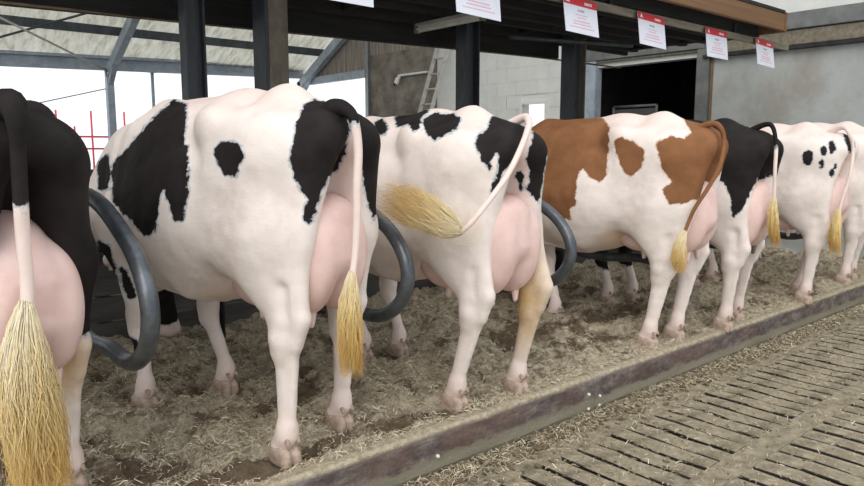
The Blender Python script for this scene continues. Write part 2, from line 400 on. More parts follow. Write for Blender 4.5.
PATCHES = {
 2: [
  ('poly', (-0.51, -0.86, 0.0), 0.42, [(-0.028, 0.895, 1.465), (-0.09, 0.704, 1.436), (-0.242, 0.498, 1.266), (-0.245, 0.47, 1.246), (-0.304, 0.39, 1.06), (-0.325, 0.405, 0.952), (-0.335, 0.438, 0.951), (-0.337, 0.475, 1.009), (-0.33, 0.517, 1.073), (-0.347, 0.538, 1.017), (-0.356, 0.544, 0.906), (-0.36, 0.626, 0.873), (-0.366, 0.714, 0.936), (-0.361, 0.801, 0.963), (-0.31, 0.971, 1.005), (-0.267, 1.034, 1.17), (-0.261, 0.957, 1.215), (-0.241, 0.837, 1.301), (-0.193, 0.792, 1.377)]),
  ('poly', (-0.46, -0.89, 0.0), 0.42, [(-0.309, 1.089, 1.181), (-0.242, 1.112, 1.214), (-0.284, 1.024, 1.125), (-0.309, 1.015, 1.055), (-0.283, 1.145, 1.049)]),
  ('poly', (-0.45, -0.89, 0.0), 0.42, [(-0.293, 1.169, 0.808), (-0.292, 1.065, 0.797), (-0.268, 1.066, 0.697), (-0.25, 1.083, 0.614), (-0.27, 1.093, 0.596), (-0.296, 1.106, 0.638), (-0.319, 1.117, 0.718)]),
  ('poly', (-0.47, -0.88, 0.0), 0.42, [(-0.259, 1.035, 0.689), (-0.241, 1.008, 0.67), (-0.222, 0.995, 0.59), (-0.218, 0.989, 0.541), (-0.237, 1.018, 0.541), (-0.246, 1.044, 0.588)]),
  ('poly', (-0.48, -0.88, 0.0), 0.42, [(-0.26, 0.982, 0.353), (-0.226, 0.98, 0.336), (-0.226, 0.949, 0.271), (-0.242, 0.969, 0.241), (-0.261, 0.982, 0.263)]),
  ('poly', (-0.59, -0.81, 0.0), 0.42, [(-0.282, 0.24, 1.227), (-0.281, 0.191, 1.26), (-0.285, 0.124, 1.263), (-0.286, 0.064, 1.245), (-0.288, 0.05, 1.209), (-0.289, 0.081, 1.163), (-0.288, 0.099, 1.135), (-0.288, 0.159, 1.139), (-0.289, 0.202, 1.17)]),
  ('poly', (-0.68, -0.73, 0.0), 0.42, [(-0.073, -0.052, 1.403), (-0.025, -0.055, 1.424), (-0.085, -0.186, 1.412), (-0.011, -0.161, 1.398), (0.016, -0.186, 1.384), (-0.013, -0.226, 1.309), (0.02, -0.171, 1.217), (0.035, -0.108, 1.15), (-0.117, -0.212, 1.128), (-0.143, -0.198, 1.066), (-0.152, -0.188, 1.021), (-0.164, -0.178, 0.967), (-0.192, -0.17, 0.977), (-0.194, -0.168, 1.022), (-0.181, -0.181, 1.049), (-0.197, -0.166, 1.085), (-0.211, -0.143, 1.13), (-0.226, -0.138, 1.201), (-0.218, -0.144, 1.271), (-0.17, -0.119, 1.343)]),
  ('poly', (-0.73, -0.69, 0.0), 0.42, [(0.062, -0.169, 1.443), (0.114, -0.223, 1.434), (0.153, -0.265, 1.387), (0.152, -0.263, 1.198), (0.14, -0.251, 1.005), (0.161, -0.178, 0.95), (0.126, -0.185, 1.022), (0.089, -0.195, 1.121), (0.058, -0.207, 1.198), (0.005, -0.217, 1.346)]),
],
 3: [
  ('poly', (-0.62, -0.78, 0.0), 0.42, [(-0.085, 0.802, 1.433), (-0.043, 0.789, 1.453), (-0.18, 0.563, 1.398), (-0.215, 0.552, 1.353), (-0.21, 0.643, 1.365)]),
  ('poly', (-0.65, -0.76, 0.0), 0.42, [(-0.041, 0.682, 1.457), (-0.174, 0.401, 1.481), (-0.126, 0.36, 1.51), (-0.058, 0.379, 1.479), (-0.134, 0.351, 1.443), (-0.237, 0.254, 1.377), (-0.257, 0.268, 1.365), (-0.239, 0.326, 1.403), (-0.184, 0.489, 1.396)]),
  ('poly', (-0.68, -0.73, 0.0), 0.42, [(-0.157, 0.315, 1.429), (-0.072, 0.326, 1.466), (-0.064, 0.19, 1.457), (-0.104, 0.097, 1.428), (-0.208, 0.025, 1.373), (-0.242, 0.056, 1.35), (-0.265, 0.116, 1.323), (-0.225, 0.231, 1.377)]),
  ('poly', (-0.74, -0.68, 0.0), 0.42, [(-0.222, -0.108, 1.303), (-0.181, -0.093, 1.348), (-0.126, -0.098, 1.372), (-0.035, -0.034, 1.426), (-0.144, -0.18, 1.451), (-0.099, -0.229, 1.457), (-0.054, -0.277, 1.446), (-0.046, -0.286, 1.391), (-0.021, -0.224, 1.326), (-0.107, -0.246, 1.237), (-0.148, -0.218, 1.17), (-0.168, -0.193, 1.081), (-0.184, -0.178, 1.047), (-0.184, -0.186, 1.115), (-0.169, -0.207, 1.182), (-0.17, -0.215, 1.259), (-0.177, -0.198, 1.281), (-0.196, -0.178, 1.193), (-0.221, -0.149, 1.237)]),
  ('poly', (-0.77, -0.63, 0.0), 0.42, [(0.085, -0.192, 1.42), (0.129, -0.245, 1.431), (0.152, -0.273, 1.35), (0.139, -0.242, 1.258), (0.153, -0.21, 1.139), (0.147, -0.188, 1.019), (0.106, -0.184, 1.057), (0.079, -0.169, 1.088), (0.069, -0.197, 1.165), (0.026, -0.207, 1.235), (0.041, -0.231, 1.327)]),
  ('poly', (-0.76, -0.65, 0.0), 0.42, [(0.056, -0.168, 1.15), (0.058, -0.161, 1.135), (0.056, -0.15, 1.125), (0.052, -0.136, 1.125), (0.046, -0.127, 1.134), (0.041, -0.126, 1.149), (0.038, -0.133, 1.165), (0.039, -0.146, 1.175), (0.043, -0.16, 1.175), (0.05, -0.168, 1.166)]),
  ('poly', (-0.76, -0.65, 0.0), 0.42, [(0.069, -0.162, 1.103), (0.07, -0.157, 1.093), (0.068, -0.15, 1.086), (0.065, -0.141, 1.086), (0.061, -0.135, 1.092), (0.058, -0.134, 1.102), (0.056, -0.139, 1.112), (0.057, -0.147, 1.118), (0.061, -0.155, 1.118), (0.065, -0.161, 1.112)]),
],
 4: [
  ('poly', (-0.88, -0.47, 0.0), 0.42, [(-0.441, 0.822, 1.495), (-0.35, 0.649, 1.5), (-0.292, 0.54, 1.477), (-0.04, 0.527, 1.465), (-0.21, 0.396, 1.402), (-0.256, 0.375, 1.226), (-0.295, 0.363, 1.087), (-0.309, 0.401, 1.051), (-0.318, 0.475, 1.085), (-0.308, 0.521, 1.137), (-0.331, 0.547, 1.083), (-0.356, 0.55, 0.959), (-0.354, 0.529, 0.906), (-0.357, 0.587, 0.867), (-0.338, 0.575, 0.793), (-0.346, 0.653, 0.807), (-0.356, 0.711, 0.86), (-0.347, 0.823, 0.91), (-0.312, 0.892, 1.094)]),
  ('poly', (-0.91, -0.41, 0.0), 0.42, [(-0.285, 0.32, 1.306), (-0.275, 0.277, 1.33), (-0.274, 0.185, 1.295), (-0.288, 0.117, 1.244), (-0.288, 0.137, 1.143), (-0.29, 0.206, 1.08), (-0.292, 0.262, 1.141), (-0.277, 0.301, 1.209)]),
  ('poly', (-0.94, -0.35, 0.0), 0.42, [(-0.201, -0.083, 1.441), (-0.177, -0.146, 1.453), (-0.145, -0.233, 1.439), (-0.098, -0.36, 1.389), (-0.096, -0.365, 1.293), (-0.104, -0.341, 1.196), (-0.126, -0.284, 1.081), (0.089, -0.114, 0.971), (-0.252, -0.106, 0.931), (-0.274, -0.04, 0.929), (-0.274, 0.005, 1.011), (-0.246, -0.04, 1.061), (-0.272, 0.004, 1.128), (-0.285, 0.03, 1.211), (-0.274, 0.052, 1.294), (-0.235, -0.023, 1.337), (-0.228, -0.089, 1.31), (-0.146, -0.107, 1.36)]),
],
 5: [
  ('poly', (-0.89, -0.46, 0.0), 0.42, [(-0.25, 0.125, 1.521), (-0.199, 0.027, 1.497), (-0.164, -0.042, 1.481), (-0.142, -0.085, 1.523), (-0.081, -0.202, 1.485), (-0.014, -0.333, 1.43), (-0.016, -0.329, 1.238), (-0.024, -0.314, 1.096), (0.115, -0.201, 1.097), (0.049, -0.145, 1.144), (-0.166, -0.183, 1.006), (-0.219, -0.155, 0.881), (-0.238, -0.101, 0.817), (-0.256, -0.088, 0.944), (-0.253, -0.028, 1.05), (-0.279, 0.045, 1.091), (-0.289, 0.164, 1.199), (-0.108, 0.281, 1.426)]),
],
 6: [
  ('poly', (-0.93, -0.36, 0.0), 0.42, [(-0.264, -0.054, 1.204), (-0.262, -0.047, 1.169), (-0.265, -0.028, 1.147), (-0.272, -0.003, 1.146), (-0.28, 0.018, 1.168), (-0.284, 0.027, 1.203), (-0.282, 0.022, 1.238), (-0.275, 0.003, 1.26), (-0.27, -0.022, 1.26), (-0.267, -0.044, 1.238)]),
  ('poly', (-0.94, -0.34, 0.0), 0.42, [(-0.226, -0.135, 1.258), (-0.23, -0.134, 1.234), (-0.235, -0.125, 1.219), (-0.241, -0.112, 1.218), (-0.246, -0.101, 1.234), (-0.246, -0.095, 1.258), (-0.239, -0.095, 1.283), (-0.228, -0.102, 1.298), (-0.222, -0.114, 1.298), (-0.222, -0.128, 1.283)]),
  ('poly', (-0.94, -0.34, 0.0), 0.42, [(-0.185, -0.181, 1.288), (-0.194, -0.181, 1.258), (-0.203, -0.172, 1.24), (-0.214, -0.159, 1.24), (-0.22, -0.146, 1.258), (-0.214, -0.137, 1.288), (-0.194, -0.132, 1.317), (-0.169, -0.136, 1.336), (-0.161, -0.15, 1.336), (-0.171, -0.169, 1.317)]),
  ('poly', (-0.94, -0.35, 0.0), 0.42, [(-0.227, -0.117, 1.153), (-0.224, -0.114, 1.133), (-0.225, -0.106, 1.121), (-0.229, -0.097, 1.121), (-0.235, -0.089, 1.133), (-0.241, -0.087, 1.153), (-0.245, -0.09, 1.173), (-0.244, -0.098, 1.185), (-0.24, -0.107, 1.185), (-0.233, -0.115, 1.173)]),
  ('poly', (-0.94, -0.33, 0.0), 0.42, [(-0.173, -0.198, 1.141), (-0.173, -0.197, 1.131), (-0.177, -0.193, 1.125), (-0.182, -0.187, 1.125), (-0.187, -0.183, 1.131), (-0.189, -0.181, 1.141), (-0.189, -0.182, 1.151), (-0.186, -0.187, 1.157), (-0.181, -0.192, 1.157), (-0.176, -0.197, 1.151)]),
  ('poly', (-0.94, -0.33, 0.0), 0.42, [(-0.184, -0.183, 1.086), (-0.183, -0.181, 1.064), (-0.187, -0.176, 1.05), (-0.194, -0.168, 1.05), (-0.2, -0.162, 1.064), (-0.202, -0.158, 1.086), (-0.202, -0.159, 1.108), (-0.199, -0.165, 1.122), (-0.194, -0.173, 1.122), (-0.188, -0.18, 1.109)]),
  ('poly', (-0.95, -0.32, 0.0), 0.42, [(-0.035, -0.161, 1.428), (-0.019, -0.208, 1.411), (-0.006, -0.246, 1.351), (0.051, -0.24, 1.275), (0.033, -0.211, 1.233), (-0.121, -0.234, 1.317)]),
],
}
TAILS = {
 1: ([(-0.047, -0.2, 1.453), (-0.061, -0.27, 1.42), (-0.07, -0.3, 1.334), (-0.068, -0.29, 1.219), (-0.066, -0.28, 1.117), (-0.063, -0.27, 1.012), (-0.061, -0.27, 0.891), (-0.073, -0.28, 0.788)], [(-0.073, -0.28, 0.834), (-0.09, -0.285, 0.701), (-0.091, -0.29, 0.563), (-0.08, -0.29, 0.401), (-0.068, -0.29, 0.229)]),
 2: ([(-0.039, -0.17, 1.431), (-0.032, -0.23, 1.4), (-0.033, -0.27, 1.341), (-0.024, -0.28, 1.232), (-0.032, -0.28, 1.104), (-0.035, -0.28, 0.974), (-0.048, -0.28, 0.844), (-0.072, -0.28, 0.734)], [(-0.065, -0.28, 0.789), (-0.078, -0.28, 0.678), (-0.081, -0.28, 0.564), (-0.074, -0.28, 0.399)]),
 3: ([(0.035, -0.18, 1.472), (-0.011, -0.25, 1.422), (-0.06, -0.28, 1.357), (-0.129, -0.3, 1.277), (-0.241, -0.33, 1.174), (-0.347, -0.33, 1.075), (-0.436, -0.3, 0.973), (-0.461, -0.26, 0.929)], [(-0.448, -0.27, 0.937), (-0.482, -0.22, 0.957), (-0.499, -0.1, 1.001), (-0.528, 0.02, 1.039), (-0.59, 0.12, 1.068)]),
 4: ([(-0.048, -0.17, 1.449), (-0.059, -0.24, 1.417), (-0.044, -0.27, 1.31), (-0.11, -0.275, 1.162), (-0.17, -0.232, 1.027), (-0.23, -0.176, 0.896), (-0.27, -0.133, 0.741)], [(-0.265, -0.141, 0.777), (-0.28, -0.121, 0.686), (-0.285, -0.114, 0.608), (-0.28, -0.129, 0.523)]),
 5: ([(-0.011, -0.17, 1.485), (-0.041, -0.24, 1.442), (-0.044, -0.27, 1.303), (-0.057, -0.28, 1.138), (-0.043, -0.28, 0.937)], [(-0.047, -0.28, 0.964), (-0.048, -0.28, 0.87), (-0.031, -0.28, 0.747), (0.031, -0.28, 0.618)]),
 6: ([(-0.062, -0.17, 1.485), (-0.105, -0.24, 1.419), (-0.076, -0.27, 1.264), (-0.128, -0.28, 1.069), (-0.17, -0.256, 0.897), (-0.21, -0.244, 0.764)], [(-0.2, -0.244, 0.811), (-0.22, -0.237, 0.701), (-0.23, -0.236, 0.558), (-0.22, -0.255, 0.447)]),
}
# ------------------------------------------------------------------ the cows: place, stance, tail, patches (all in cow space, metres)
_P, _T = PATCHES, TAILS
DEFT = ([(0, -.19, 1.41), (0, -.25, 1.37), (0, -.285, 1.2), (.0, -.27, .95), (0, -.27, .74)], [(0, -.27, .78), (0, -.28, .64), (0, -.27, .42)])
COWS = [
 dict(at=(.40, 2.53), yaw=.24, size=.965, hook=(.258, 1.385), rr=(.20, .10), wide=.72, h=.014, udder=.97, udder_wide=1.0, udder_top=.74, udder_drop=-.06, tail_dark=.62, tail_r=[.045, .050, .022, .019], hair=(2300, .016, .085, .020, 1, .0014, 1, -.03),
      label='mostly black cow with large pink udder, nearest the camera at the left edge', patches=[('ball', (0, .95, 1.18), (.9, 1.75, .70))], tail=_T[1][0], switch=_T[1][1],
      stains=[((.17, .03, .60), (.12, .14, .20), 1.1)]),
 dict(at=(1.45, 2.42), yaw=.20, hock_y=-.03, rl=(-.18, -.01), rr=(.195, .065), fl=(-.22, .95), fr=(.165, .86), poll=(.26, 1.72, .62), muzzle=(.46, 1.84, .13), h=.014, tail_dark=.40, udder_wide=.94, udder_back=.03, hair=(900, .010, .045, .014, 2, .0013, 1, .12),
      label='white cow with large black shoulder patch and single round spot on its flank', patches=_P[2] + [('ball', (.37, 1.76, .42), (.3, .3, .255)), ('ball', (.16, .86, .62), (.07, .10, .13))], tail=_T[2][0], switch=_T[2][1], tail_r=[.034, .036, .018, .012], pinks=[((.46, 1.86, .13), (.10, .10, .10), 1.0)]),
 dict(at=(2.365, 2.33), yaw=.03, size=.965, hock_y=-.11, rl=(-.19, .04), rr=(.21, -.01), fl=(-.04, 1.0), fr=(.19, .94), h=.015, udder=1.05, tail_dark=-.2, hair=(620, .016, .085, .030, 3, .0012, 1, .0),
      label='black and white cow swinging its blond tail across its flank', patches=_P[3], tail=_T[3][0], switch=_T[3][1], stains=[((.18, -.06, .56), (.15, .2, .30), .95), ((-.24, .05, .92), (.12, .22, .10), .25)]),
 dict(at=(4.02, 2.30), yaw=.17, size=.985, udder=.92, rl=(-.215, .08), rr=(.085, .02), fl=(-.20, .97), fr=(.0, .88), h=.016, red=True, tail_dark=1.2, hair=(420, .010, .042, .012, 4, .0016, 1, .08),
      label='red brown and white cow between the third and fourth tube dividers', patches=_P[4] + [('ball', (0, 1.1, 1.2), (.5, .35, .35))], tail=_T[4][0], switch=_T[4][1], stains=[((-.12, .30, .68), (.16, .16, .10), .55)]),
 dict(at=(4.70, 2.26), yaw=-.02, size=.97, rl=(-.13, -.02), rr=(.21, .07), fl=(-.07, 1.02), fr=(.19, .96), h=.018, tail_dark=.62, dark_teats=True, hair=(320, .010, .034, .010, 5, .0019, 1, .15),
      label='mostly black cow with white legs right of the red and white cow', patches=_P[5] + [('ball', (0, .95, 1.10), (.6, .62, .82)), ('ball', (0, .40, 1.36), (.4, .62, .22)), ('ball', (.2, .2, 1.25), (.3, .5, .3))], tail=_T[5][0], switch=_T[5][1]),
 dict(at=(6.05, 2.25), yaw=.0, size=.975, rl=(-.157, -.013), rr=(.20, .16), h=.020, tail_dark=-.2, hair=(320, .010, .042, .012, 6, .0021, 1, .25),
      label='white cow with a cluster of small black spots on its rump', patches=_P[6] + [('ball', (-.3, 1.15, 1.0), (.2, .25, .25))], tail=_T[6][0], switch=_T[6][1]),
 dict(at=(7.15, 2.32), yaw=.0, h=.022, tail_dark=-.2, hair=(160, .010, .03, .006, 7, .0028),
      label='plain white cow cut off by the right edge of the frame', patches=[('ball', (-.3, 1.0, 1.1), (.3, .3, .3))], tail=DEFT[0], switch=DEFT[1]),
]
# ------------------------------------------------------------------ setting: floor, bedding, kerb
def struct(o): o['kind'] = 'structure'; return o
mb = MB(); mb.box((-2.5, 1.955, -.30), (9, 2.2, -.002)); mb.box((-2.5, 1.325, -.30), (9, 1.445, 0)); mb.box((-2.5, -1.6, -.30), (9, .70, 0))
mb.box((-2.5, .70, -.30), (.2, 1.325, 0)); mb.box((-2.5, 1.445, -.30), (.2, 1.955, 0))
floor = struct(mb.build('floor', M['slat']))
mb = MB(); mb.box((-2.5, -1.6, -.9), (9, 2.2, -.70)); struct(mb.build('floor_pit', M['pit_and_slot_shade']))
def slat_mesh(y0, y1, seed):
    R = random.Random(seed); bm = bmesh.new(); w = .0555
    nY = 4; rows = []
    for j in range(nY + 1):
        y = y0 + (y1 - y0) * j / nY; o = R.uniform(-.004, .004); q = R.uniform(-.004, .003)
        prof = [(-w + .012, -.12), (-w + o, -.006), (-w + .003 + o, -.001 + q), (0, q + .001), (w - .003 - o, -.001 + q), (w - o, -.006), (w - .012, -.12)]
        rows.append([bm.verts.new((x, y, z)) for x, z in prof])
    for j in range(nY):
        for k in range(6): bm.faces.new((rows[j][k], rows[j + 1][k], rows[j + 1][k + 1], rows[j][k + 1]))
    bmesh.ops.recalc_face_normals(bm, faces=bm.faces[:])
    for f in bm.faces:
        if abs(f.normal.x) > .8: f.material_index = 1  # near-black side faces: the shade inside the slots is put into the colour
    me = bpy.data.meshes.new('slat'); bm.to_mesh(me); bm.free(); me.materials.append(M['slat']); me.materials.append(M['pit_and_slot_shade']); return me
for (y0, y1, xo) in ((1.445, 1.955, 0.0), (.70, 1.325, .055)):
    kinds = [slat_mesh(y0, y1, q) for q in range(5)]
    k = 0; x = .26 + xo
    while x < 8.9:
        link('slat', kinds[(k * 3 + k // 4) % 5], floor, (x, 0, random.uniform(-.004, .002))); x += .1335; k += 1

def relief(x, y):
    """height of the bedding over B, higher at the kerb side and lumpy"""
    wx = x + .06 * (vnoise(x * 9, y * 9, 61) - .5); wy = y + .06 * (vnoise(x * 9, y * 9, 62) - .5)
    ridge = 1 - np.abs(2 * vnoise(wx * 8.5, wy * 8.5, 23) - 1)
    h = .070 * (fbm(x * 3.4, y * 3.4, 11, 3) - .5) * 2 + .042 * (vnoise(wx * 10, wy * 10, 41) - .5) * 2 - .030 * ridge ** 3 + .028 * (fbm(x * 36, y * 36, 31, 3) - .5) * 2 + .006
    return h
def bedding_mesh(x0, x1, y0, y1, step):
    xs = np.arange(x0, x1 + step, step); ys = np.arange(y0, y1 + step, step)
    X, Y = np.meshgrid(xs, ys, indexing='ij'); H = relief(X, Y)
    feet = [(P['at'][0], P['at'][1]) for P in COWS]
    k = np.clip((Y - 2.28) / .10, .12, 1); H = H * k
    V = np.stack([X.ravel(), Y.ravel(), (B + H).ravel()], 1)
    n, m_ = X.shape; i = np.arange(n * m_).reshape(n, m_)
    F = np.stack([i[:-1, :-1], i[1:, :-1], i[1:, 1:], i[:-1, 1:]], -1).reshape(-1, 4)
    me = mesh_np('bedding', V, F, M['bedding'], True)
    wet_and_hollow_shade = np.clip((fbm(X * 2.6, Y * 3.4, 77, 4) - .51) * 5, -.2, 1) + np.clip(-H * 9, -.3, .5) + np.clip(1.1 - np.abs(Y - 2.40) / .11, 0, 1) * np.clip((2.6 - X) / 1.2, 0, 1) * 1.1  # damp patches and kerb streak; brown shade also painted into the hollows
    at = me.attributes.new('wet_and_hollow_shade', 'FLOAT', 'POINT'); at.data.foreach_set('value', wet_and_hollow_shade.ravel().astype(np.float32))
    return me
bed = link('straw_bedding', bedding_mesh(-.9, 8.97, 2.255, 4.75, .0175)); tag(bed, 'lumpy chopped straw bedding trampled under the row of cows', 'bedding', None, 'stuff')
def strips(name, n, area, zf, lmin, lmax, wid, m, seed, lift=.012, tint=(.5, .25)):
    R = np.random.default_rng(seed)
    P = area(R, n); n = len(P); z = zf(P[:, 0], P[:, 1])
    a = R.uniform(0, 2 * np.pi, n); L = R.uniform(lmin, lmax, n) / 2; w = R.uniform(.5, 1.3, n) * wid / 2
    el = R.normal(0, .28, n); bend = R.normal(0, .25, n) * L
    d = np.stack([np.cos(a) * np.cos(el), np.sin(a) * np.cos(el), np.sin(el)], 1); u = np.stack([-np.sin(a), np.cos(a), R.normal(0, .5, n)], 1)
    c = np.stack([P[:, 0], P[:, 1], z + lift * R.random(n) + np.abs(np.sin(el)) * L * .7], 1)
    V = np.empty((n, 6, 3))
    for j, t in enumerate((-1, 0, 1)):
        q = c + d * (t * L)[:, None]; q[:, 2] += (1 - t * t) * np.abs(bend)
        q += np.stack([-np.sin(a), np.cos(a), 0 * a], 1) * ((1 - t * t) * bend)[:, None]
        V[:, 2 * j] = q - u * w[:, None]; V[:, 2 * j + 1] = q + u * w[:, None]
    b0 = (np.arange(n) * 6)[:, None]
    F = np.concatenate([b0 + np.array([[0, 1, 3, 2]]), b0 + np.array([[2, 3, 5, 4]])])
    me = mesh_np(name, V.reshape(-1, 3), F, m)
    t = np.clip(R.normal(tint[0], tint[1], n), 0, 1)
    at = me.attributes.new('tint', 'FLOAT', 'POINT'); at.data.foreach_set('value', np.repeat(t, 6).astype(np.float32))
    return me
def area_bed(R, n):
    x = .1 + 8.5 * R.random(n) ** 1.5; y = 2.25 + 2.0 * R.random(n) ** 1.15
    keep = (fbm(x * 2.6, y * 3.4, 77, 4) + R.normal(0, .05, n) < .60) & ((R.random(n) < .25) | (np.abs(y - 2.40) > .09) | (x > 2.2))
    return np.stack([x, y], 1)[keep]
sc = link('straw_shavings', strips('straw_shavings', 135000, area_bed, lambda x, y: B + relief(x, y) * np.clip((y - 2.28) / .1, .12, 1), .009, .040, .0025, M['straw'], 5, .012, (.58, .22)))
tag(sc, 'loose straw shavings scattered over the bedding', 'straw', None, 'stuff')
def area_edge(R, n):
    x = .5 + 8.2 * R.random(n) ** 1.2; y = 2.195 - np.abs(R.normal(0, .085, n)) - .01
    return np.stack([x, y], 1)
se = link('straw_litter', strips('straw_litter', 9000, area_edge, lambda x, y: 0 * x + .004, .010, .042, .0026, M['straw'], 9, .02, (.42, .25)))
tag(se, 'straw litter fallen along the foot of the kerb', 'straw', None, 'stuff')
def area_slat(R, n): return np.stack([1.2 + 7 * R.random(n), .9 + 1.1 * R.random(n) ** .8], 1)
ss = link('straw_specks', strips('straw_specks', 7000, area_slat, lambda x, y: 0 * x + .001, .008, .035, .0026, M['straw'], 19, .004, (.35, .3)))
tag(ss, 'straw specks trodden onto the slatted floor', 'straw', None, 'stuff')
# dung crumbs along the kerb and on the slats
R = np.random.default_rng(3); CV = []; CF = []
ico = bmesh.new(); bmesh.ops.create_icosphere(ico, subdivisions=1, radius=1); iv = np.array([v.co[:] for v in ico.verts]); ifc = np.array([[v.index for v in f.verts] for f in ico.faces]); ico.free()
for k in range(2600):
    if k < 1900: x = .6 + 8.2 * R.random() ** 1.2; y = 2.19 - abs(R.normal(0, .09)); s = R.uniform(.005, .022) * (1.25 if y > 2.08 else .7)
    else: x = 1.5 + 7 * R.random(); y = R.uniform(.9, 1.95); s = R.uniform(.003, .008)
    v = iv * R.uniform(.6, 1.3, (len(iv), 1)) * np.array([s * R.uniform(.8, 1.6), s * R.uniform(.8, 1.6), s * .55]) + (x, y, s * .25)
    CF.append(ifc + len(CV) * len(iv)); CV.append(v)
cr = link('dung_crumbs', mesh_np('dung_crumbs', np.vstack(CV), np.vstack(CF), M['dung'])); tag(cr, 'brown dung crumbs strewn along the kerb and slats', 'dung', None, 'stuff')
# kerb in two butted lengths with pale bolt heads at the joint
for (x0, x1, lab) in ((-1.2, 3.049, 'stained concrete kerb nearest the camera, running in from the lower left'), (3.053, 9.0, 'stained concrete kerb length beyond the bolted joint, running to the right wall')):
    xs = np.arange(x0, x1 + .06, .06); xs[-1] = x1
    prof = [(2.205, -.02), (2.192, .03), (2.196, .06), (2.20, .165), (2.207, .19), (2.222, .200), (2.262, .203), (2.29, .196), (2.295, -.02)]
    V = []; F = []
    for i, x in enumerate(xs):
        for j, (y, z) in enumerate(prof):
            V.append((x, y + (.006 * math.sin(x * 9 + j) * (vnoise(np.array([x * 5.]), np.array([j * 1.]), 3)[0]) if 0 < j < 7 else 0), z + (.008 * (vnoise(np.array([x * 9.]), np.array([7.]), 5)[0] - .5) if j > 2 else 0)))
    m_ = len(prof)
    for i in range(len(xs) - 1):
        for j in range(m_ - 1): F.append((i * m_ + j, i * m_ + m_ + j, i * m_ + m_ + j + 1, i * m_ + j + 1))
    F += [tuple(range(m_))[::-1], tuple((len(xs) - 1) * m_ + j for j in range(m_))]
    kb = link('kerb', mesh_np('kerb', V, F, M['kerb'], False)); tag(kb, lab, 'kerb', 'kerb lengths at the back of the stalls')
    pts = [(3.002, .112), (3.001, .032), (1.92, .085)] if x0 < 0 else [(3.10, .082), (3.097, .03)]
    for (bx, bz) in pts:
        b_ = MB(); b_.tube([(0, .012, 0), (0, -.004, 0), (0, -.008, 0)], [.009, .009, .005], 8); b_.build('bolt', M['bolt'], kb, (bx, 2.192, bz))
# feed aisle behind the stalls and yard outside
mb = MB(); mb.box((-8, 4.75, .0), (9, 15.4, .12)); mb.build('floor_aisle', M['aisle']); struct(bpy.data.objects['floor_aisle'])
mb = MB(); mb.box((-60, 15.4, -.05), (60, 80, .10)); struct(mb.build('floor_yard', M['outside_ground']))

# ------------------------------------------------------------------ stall dividers
DIV_LABELS = ['thick grey tube stall divider between the first two cows, nearest the camera', 'curved tube stall divider between the spotted cow and the cow with swinging tail',
              'curved tube stall divider in front of the red and white cow', 'tube stall divider behind the rump of the red and white cow',
              'tube stall divider between the mostly black cow and the cow with small spots', 'tube stall divider beyond the cow with small spots']
for i, x in enumerate((.77, 1.87, 3.0, 4.325, 5.40, 6.50)):
    d = empty('stall_divider', (x, 4.35, B)); tag(d, DIV_LABELS[i], 'stall divider', 'stall dividers between the cows')
    z = -B
    loop = [(0, -.05, 1.22 + z), (0, -.7, 1.24 + z), (0, -1.25, 1.245 + z), (0, -1.50, 1.22 + z), (0, -1.70, 1.155 + z), (0, -1.88, 1.07 + z), (0, -1.98, .975 + z), (0, -2.015, .88 + z), (0, -1.98, .775 + z),
            (0, -1.88, .69 + z), (0, -1.74, .65 + z), (0, -1.55, .655 + z), (0, -1.25, .63 + z), (0, -.9, .66 + z), (0, -.6, .70 + z), (0, -.05, .72 + z)]
    p = smooth_path(loop, 5)
    m = M['loop']
    a = MB(); a.tube(p, .0315, 14); a.build('loop_tube', m, d)
    b_ = MB(); b_.tube([(0, 0, -.03), (0, 0, 1.62 - B)], .045, 14); b_.build('upright', M['black_tube'], d)
    for zz in (1.22, .72):
        c = MB(); c.box((-.06, -.055, zz + z - .045), (.06, .055, zz + z + .045), .008); c.build('clamp', M['galv'], d)
# dark feed barrier in front of the heads
fb = empty('feed_barrier', (4, 4.62, B)); tag(fb, 'dark boarded feed barrier with tube rails in front of the cows', 'barrier')
for k in range(3):
    a = MB(); a.box((-5.2, -.02, .0 + k * .165 - .02), (4.95, .02, .155 + k * .165 - .02), .004); a.build('board', M['feed_wall'], fb)
for zz in (.62, 1.05): 
    a = MB(); a.tube([(-5.2, -.06, zz), (4.95, -.06, zz)], .028, 10); a.build('rail', M['black_tube'], fb)
for k in range(14):
    a = MB(); a.box((-5.1 + k * .77, .02, -.05), (-5.02 + k * .77, .10, 1.1), .004); a.build('upright', M['feed_wall'], fb)

# ------------------------------------------------------------------ steel columns, hayloft
def h_column(x, y, s, z1, mats, label, rz=0):
    o = empty('steel_column', (x, y, .12), rz); tag(o, label, 'column', 'dark columns carrying the hayloft')
    t = .016
    for q, nm in ((-1, 0), (1, 1)):
        a = MB(); a.box((q * s / 2 - t / 2, -s / 2, 0), (q * s / 2 + t / 2, s / 2, z1 - .12), .003); a.build('flange', mats[nm], o)
    a = MB(); a.box((-s / 2, -t / 2, 0), (s / 2, t / 2, z1 - .12)); a.build('web', mats[0], o)
    a = MB(); a.box((-s * .8, -s * .8, 0), (s * .8, s * .8, .016)); a.build('base_plate', mats[0], o)
PD, PR = M['post_dark'], M['post_rust']
h_column(2.005, 4.9, .125, 2.70, (PD, PD), 'slim dark blue-grey steel column, leftmost behind the spotted cow')
o = empty('concrete_column', (2.625, 4.9, .12)); tag(o, 'wide column with rough brown face and dark side above the spotted cow', 'column', 'dark columns carrying the hayloft')
a = MB(); a.box((-.085, -.09, 0), (.085, .09, 2.74 - .12), .006); a.build('shaft', PR, o)
a = MB(); a.box((-.112, -.10, 0), (-.086, .10, 2.74 - .12), .003); a.build('side_channel', PD, o)
h_column(4.66, 4.9, .155, 2.60, (PD, PD), 'dark steel column below the lamp, beside the aluminium ladder')
